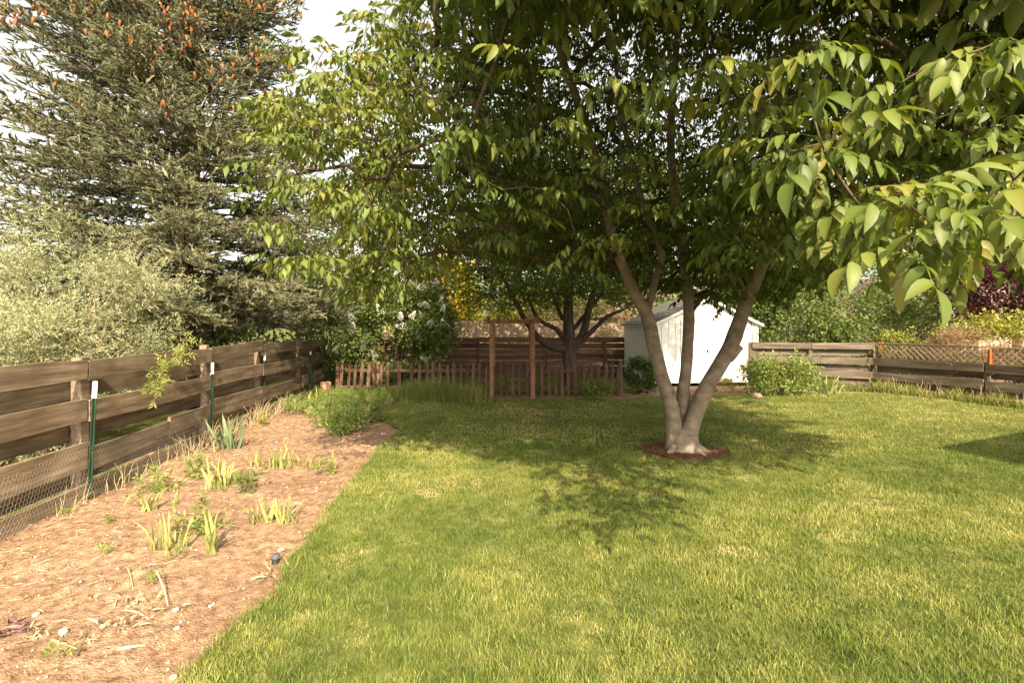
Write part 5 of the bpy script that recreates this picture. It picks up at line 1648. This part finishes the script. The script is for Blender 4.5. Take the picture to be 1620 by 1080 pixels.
def tuft(px, py, n, h, spread, label):
    b = gp(px, py)
    P = np.stack([b.x + rng.normal(size=n) * spread, b.y + rng.normal(size=n) * spread * .5, np.zeros(n)], 1)
    V, T, v = blades(P, h * rng.uniform(.5, 1.15, n), np.full(n, .011), rng.uniform(.1, .75, n), np.clip(rng.normal(.5, .2, n), 0, 1))
    o = link('grass_clump', tri_mesh('grass_clump', V - np.array(b), T, v), M['tall_grass'], None, b)
    tag(o, label, 'grass clump', 'tall grass clumps before the pickets')

tuft(655, 633, 620, .50, .20, 'tall grass clump left of the arbor, leftmost of three')
tuft(693, 635, 900, .58, .24, 'biggest tall grass clump in front of the pickets')
tuft(740, 636, 520, .44, .19, 'tall grass clump nearest to the left arbor post')

# ================================================================== SMALL THINGS ON THE BED
b = gp(436, 884); b.z = float(ground_z(b.x, b.y))
spr = thing('sprinkler_head', 'dark grey sprinkler head standing at the lawn edge', 'sprinkler', b)
lathe('body', [(.026, -.03), (.026, .035), (.031, .037), (.031, .058)], 16, 0, M['sprinkler'], b, spr)
lathe('cap', [(.029, .059), (.027, .066), (.012, .068)], 16, 0, M['sprinkler'], b, spr)


def rock(px, py, r, label, mat, flat=.7, name='stone', seed=0, group='stones lying on the soil'):
    r_ = np.random.default_rng(seed)
    b = gp(px, py); b.z = float(ground_z(b.x, b.y)) + r * .25
    V, T = [], []
    nu, nv = 8, 5
    for j in range(nv + 1):
        ph = math.pi * j / nv
        for i in range(nu):
            th = 6.283 * i / nu
            q = r * r_.uniform(.78, 1.1)
            V.append((q * math.sin(ph) * math.cos(th), q * math.sin(ph) * math.sin(th), q * flat * math.cos(ph)))
    for j in range(nv):
        for i in range(nu):
            a_, b_ = j * nu + i, j * nu + (i + 1) % nu
            T += [(a_, a_ + nu, b_ + nu), (a_, b_ + nu, b_)]
    o = link(name, tri_mesh(name, np.array(V), np.array(T)), mat, None, b)
    return tag(o, label, 'stone', group)

rock(445, 867, .03, 'pale flat stone beside the sprinkler head', M['stone'], .4, seed=1)
rock(100, 999, .026, 'white oblong stone left of the dead stalks', M['stone'], .9, seed=2)
rock(280, 994, .018, 'small pale pebble right of the dead stalks', M['stone'], .7, seed=3)
rock(274, 1071, .020, 'pale pebble at the lower edge of the bed', M['stone'], .7, seed=4)
rock(278, 967, .022, 'pale pebble beyond the long dead stalk', M['stone'], .5, seed=5)
rock(1196, 629, .17, 'brown rock at the foot of the shed front', M['brown_rock'], .6, 'rock', 6, None)
rock(57, 968, .022, 'tan stone lying near the left picture edge', M['stone'], .6, seed=7)


def stalk(pts, r0, label, mat, group='dead stalks lying on the soil'):
    P = []
    for px, py, z in pts:
        q = gp(px, py); q.z = float(ground_z(q.x, q.y)) + z
        P.append(q)
    q = smooth_path(P, 9)
    c = Vector(q[0])
    V, T = tube(q - q[0], np.linspace(r0, r0 * .55, 9), 6, True, .12)
    o = link('dead_stalk', tri_mesh('dead_stalk', V, T, smooth=True), mat, None, c)
    return tag(o, label, 'stalk', group)

stalk([(186, 1032, .008), (208, 1028, .012), (231, 1022, .008)], .010, 'thick short pale stalk lying alone near the bottom', M['straw'])
stalk([(82, 1020, .02), (104, 1024, .02), (122, 1032, .006)], .008, 'curved pale stalk left of the thick one', M['straw'])
stalk([(247, 924, .10), (258, 938, .05), (266, 956, .006)], .006, 'thin stalk arching up beside the dark seedling', M['straw'])
stalk([(196, 966, .02), (216, 972, .03), (236, 978, .006)], .007, 'long pale stalk across the dry leaf heap', M['straw'])
stalk([(201, 902, .03), (206, 914, .02), (211, 930, .004)], .004, 'very thin upright dry stem above the leaf heap', M['straw'])
stalk([(252, 1016, .004), (260, 1013, .008), (269, 1010, .004)], .006, 'short dark twig to the right of the thick stalk', M['dead_twig'])
stalk([(116, 863 + 60, .004), (124, 920, .012), (134, 916, .004)], .005, 'tan twig lying on open soil left of the seedlings', M['dead_twig'])

def dry_heap(px, py, n, spread, label, mat, name='dry_leaf_heap', L=.062, W=.013):
    b = gp(px, py); b.z = float(ground_z(b.x, b.y))
    t = thing(name, label, 'dead plant', b, 'withered plants on the soil')
    ms_ = []
    for k in range(4):
        V, T, tv = leaflet(L, W, 3, -.5 + .4 * k, .45)
        me = tri_mesh('withered_leaf', V, T, np.clip(tv + .2 + .2 * k, 0, 1)); me.materials.append(mat); ms_.append(me)
    for i in range(int(n * 1.4)):
        o = bpy.data.objects.new('withered_leaf', ms_[i % 4]); C.objects.link(o); o.parent = t
        o.location = (random.gauss(0, spread), random.gauss(0, spread * .7), random.uniform(.004, .04))
        o.rotation_euler = (random.gauss(0, .6), random.gauss(-.1, .5), random.uniform(0, 6.28))
        s_ = random.uniform(.5, 1.3); o.scale = (s_, s_, s_)
    return t
M['withered'] = leaf_mat('withered_leaf', [(0, (.24, .16, .085)), (.5, (.40, .29, .165)), (1, (.54, .43, .27))], .15, (1, 1, .8))
dry_heap(205, 955, 16, .06, 'heap of withered pale leaves, farthest of the debris', M['withered'])
dry_heap(200, 990, 20, .08, 'heap of withered pale leaves in the middle of the debris', M['withered'])
dry_heap(248, 970, 12, .06, 'withered pale leaves at the right of the debris', M['withered'])
dry_heap(140, 945, 12, .035, 'small pale withered tuft left of the debris', M['withered'], L=.05)
dry_heap(130, 1025, 9, .05, 'withered leaves by the curved stalk near the bottom', M['withered'])
dry_heap(65, 1000, 12, .04, 'brown withered crown left of the white stone', M['withered'])
dry_heap(22, 1000, 22, .04, 'dark purple withered plant at the left picture edge', M['purple_dry'], 'purple_dry_plant', .06, .02)
dry_heap(433, 912, 22, .07, 'straw-coloured dead grass tuft below the sprinkler head', M['withered'], 'dead_grass_tuft', .12, .008)

print('tris', sum(len(m_.loop_triangles) if False else len(m_.polygons) for m_ in bpy.data.meshes))
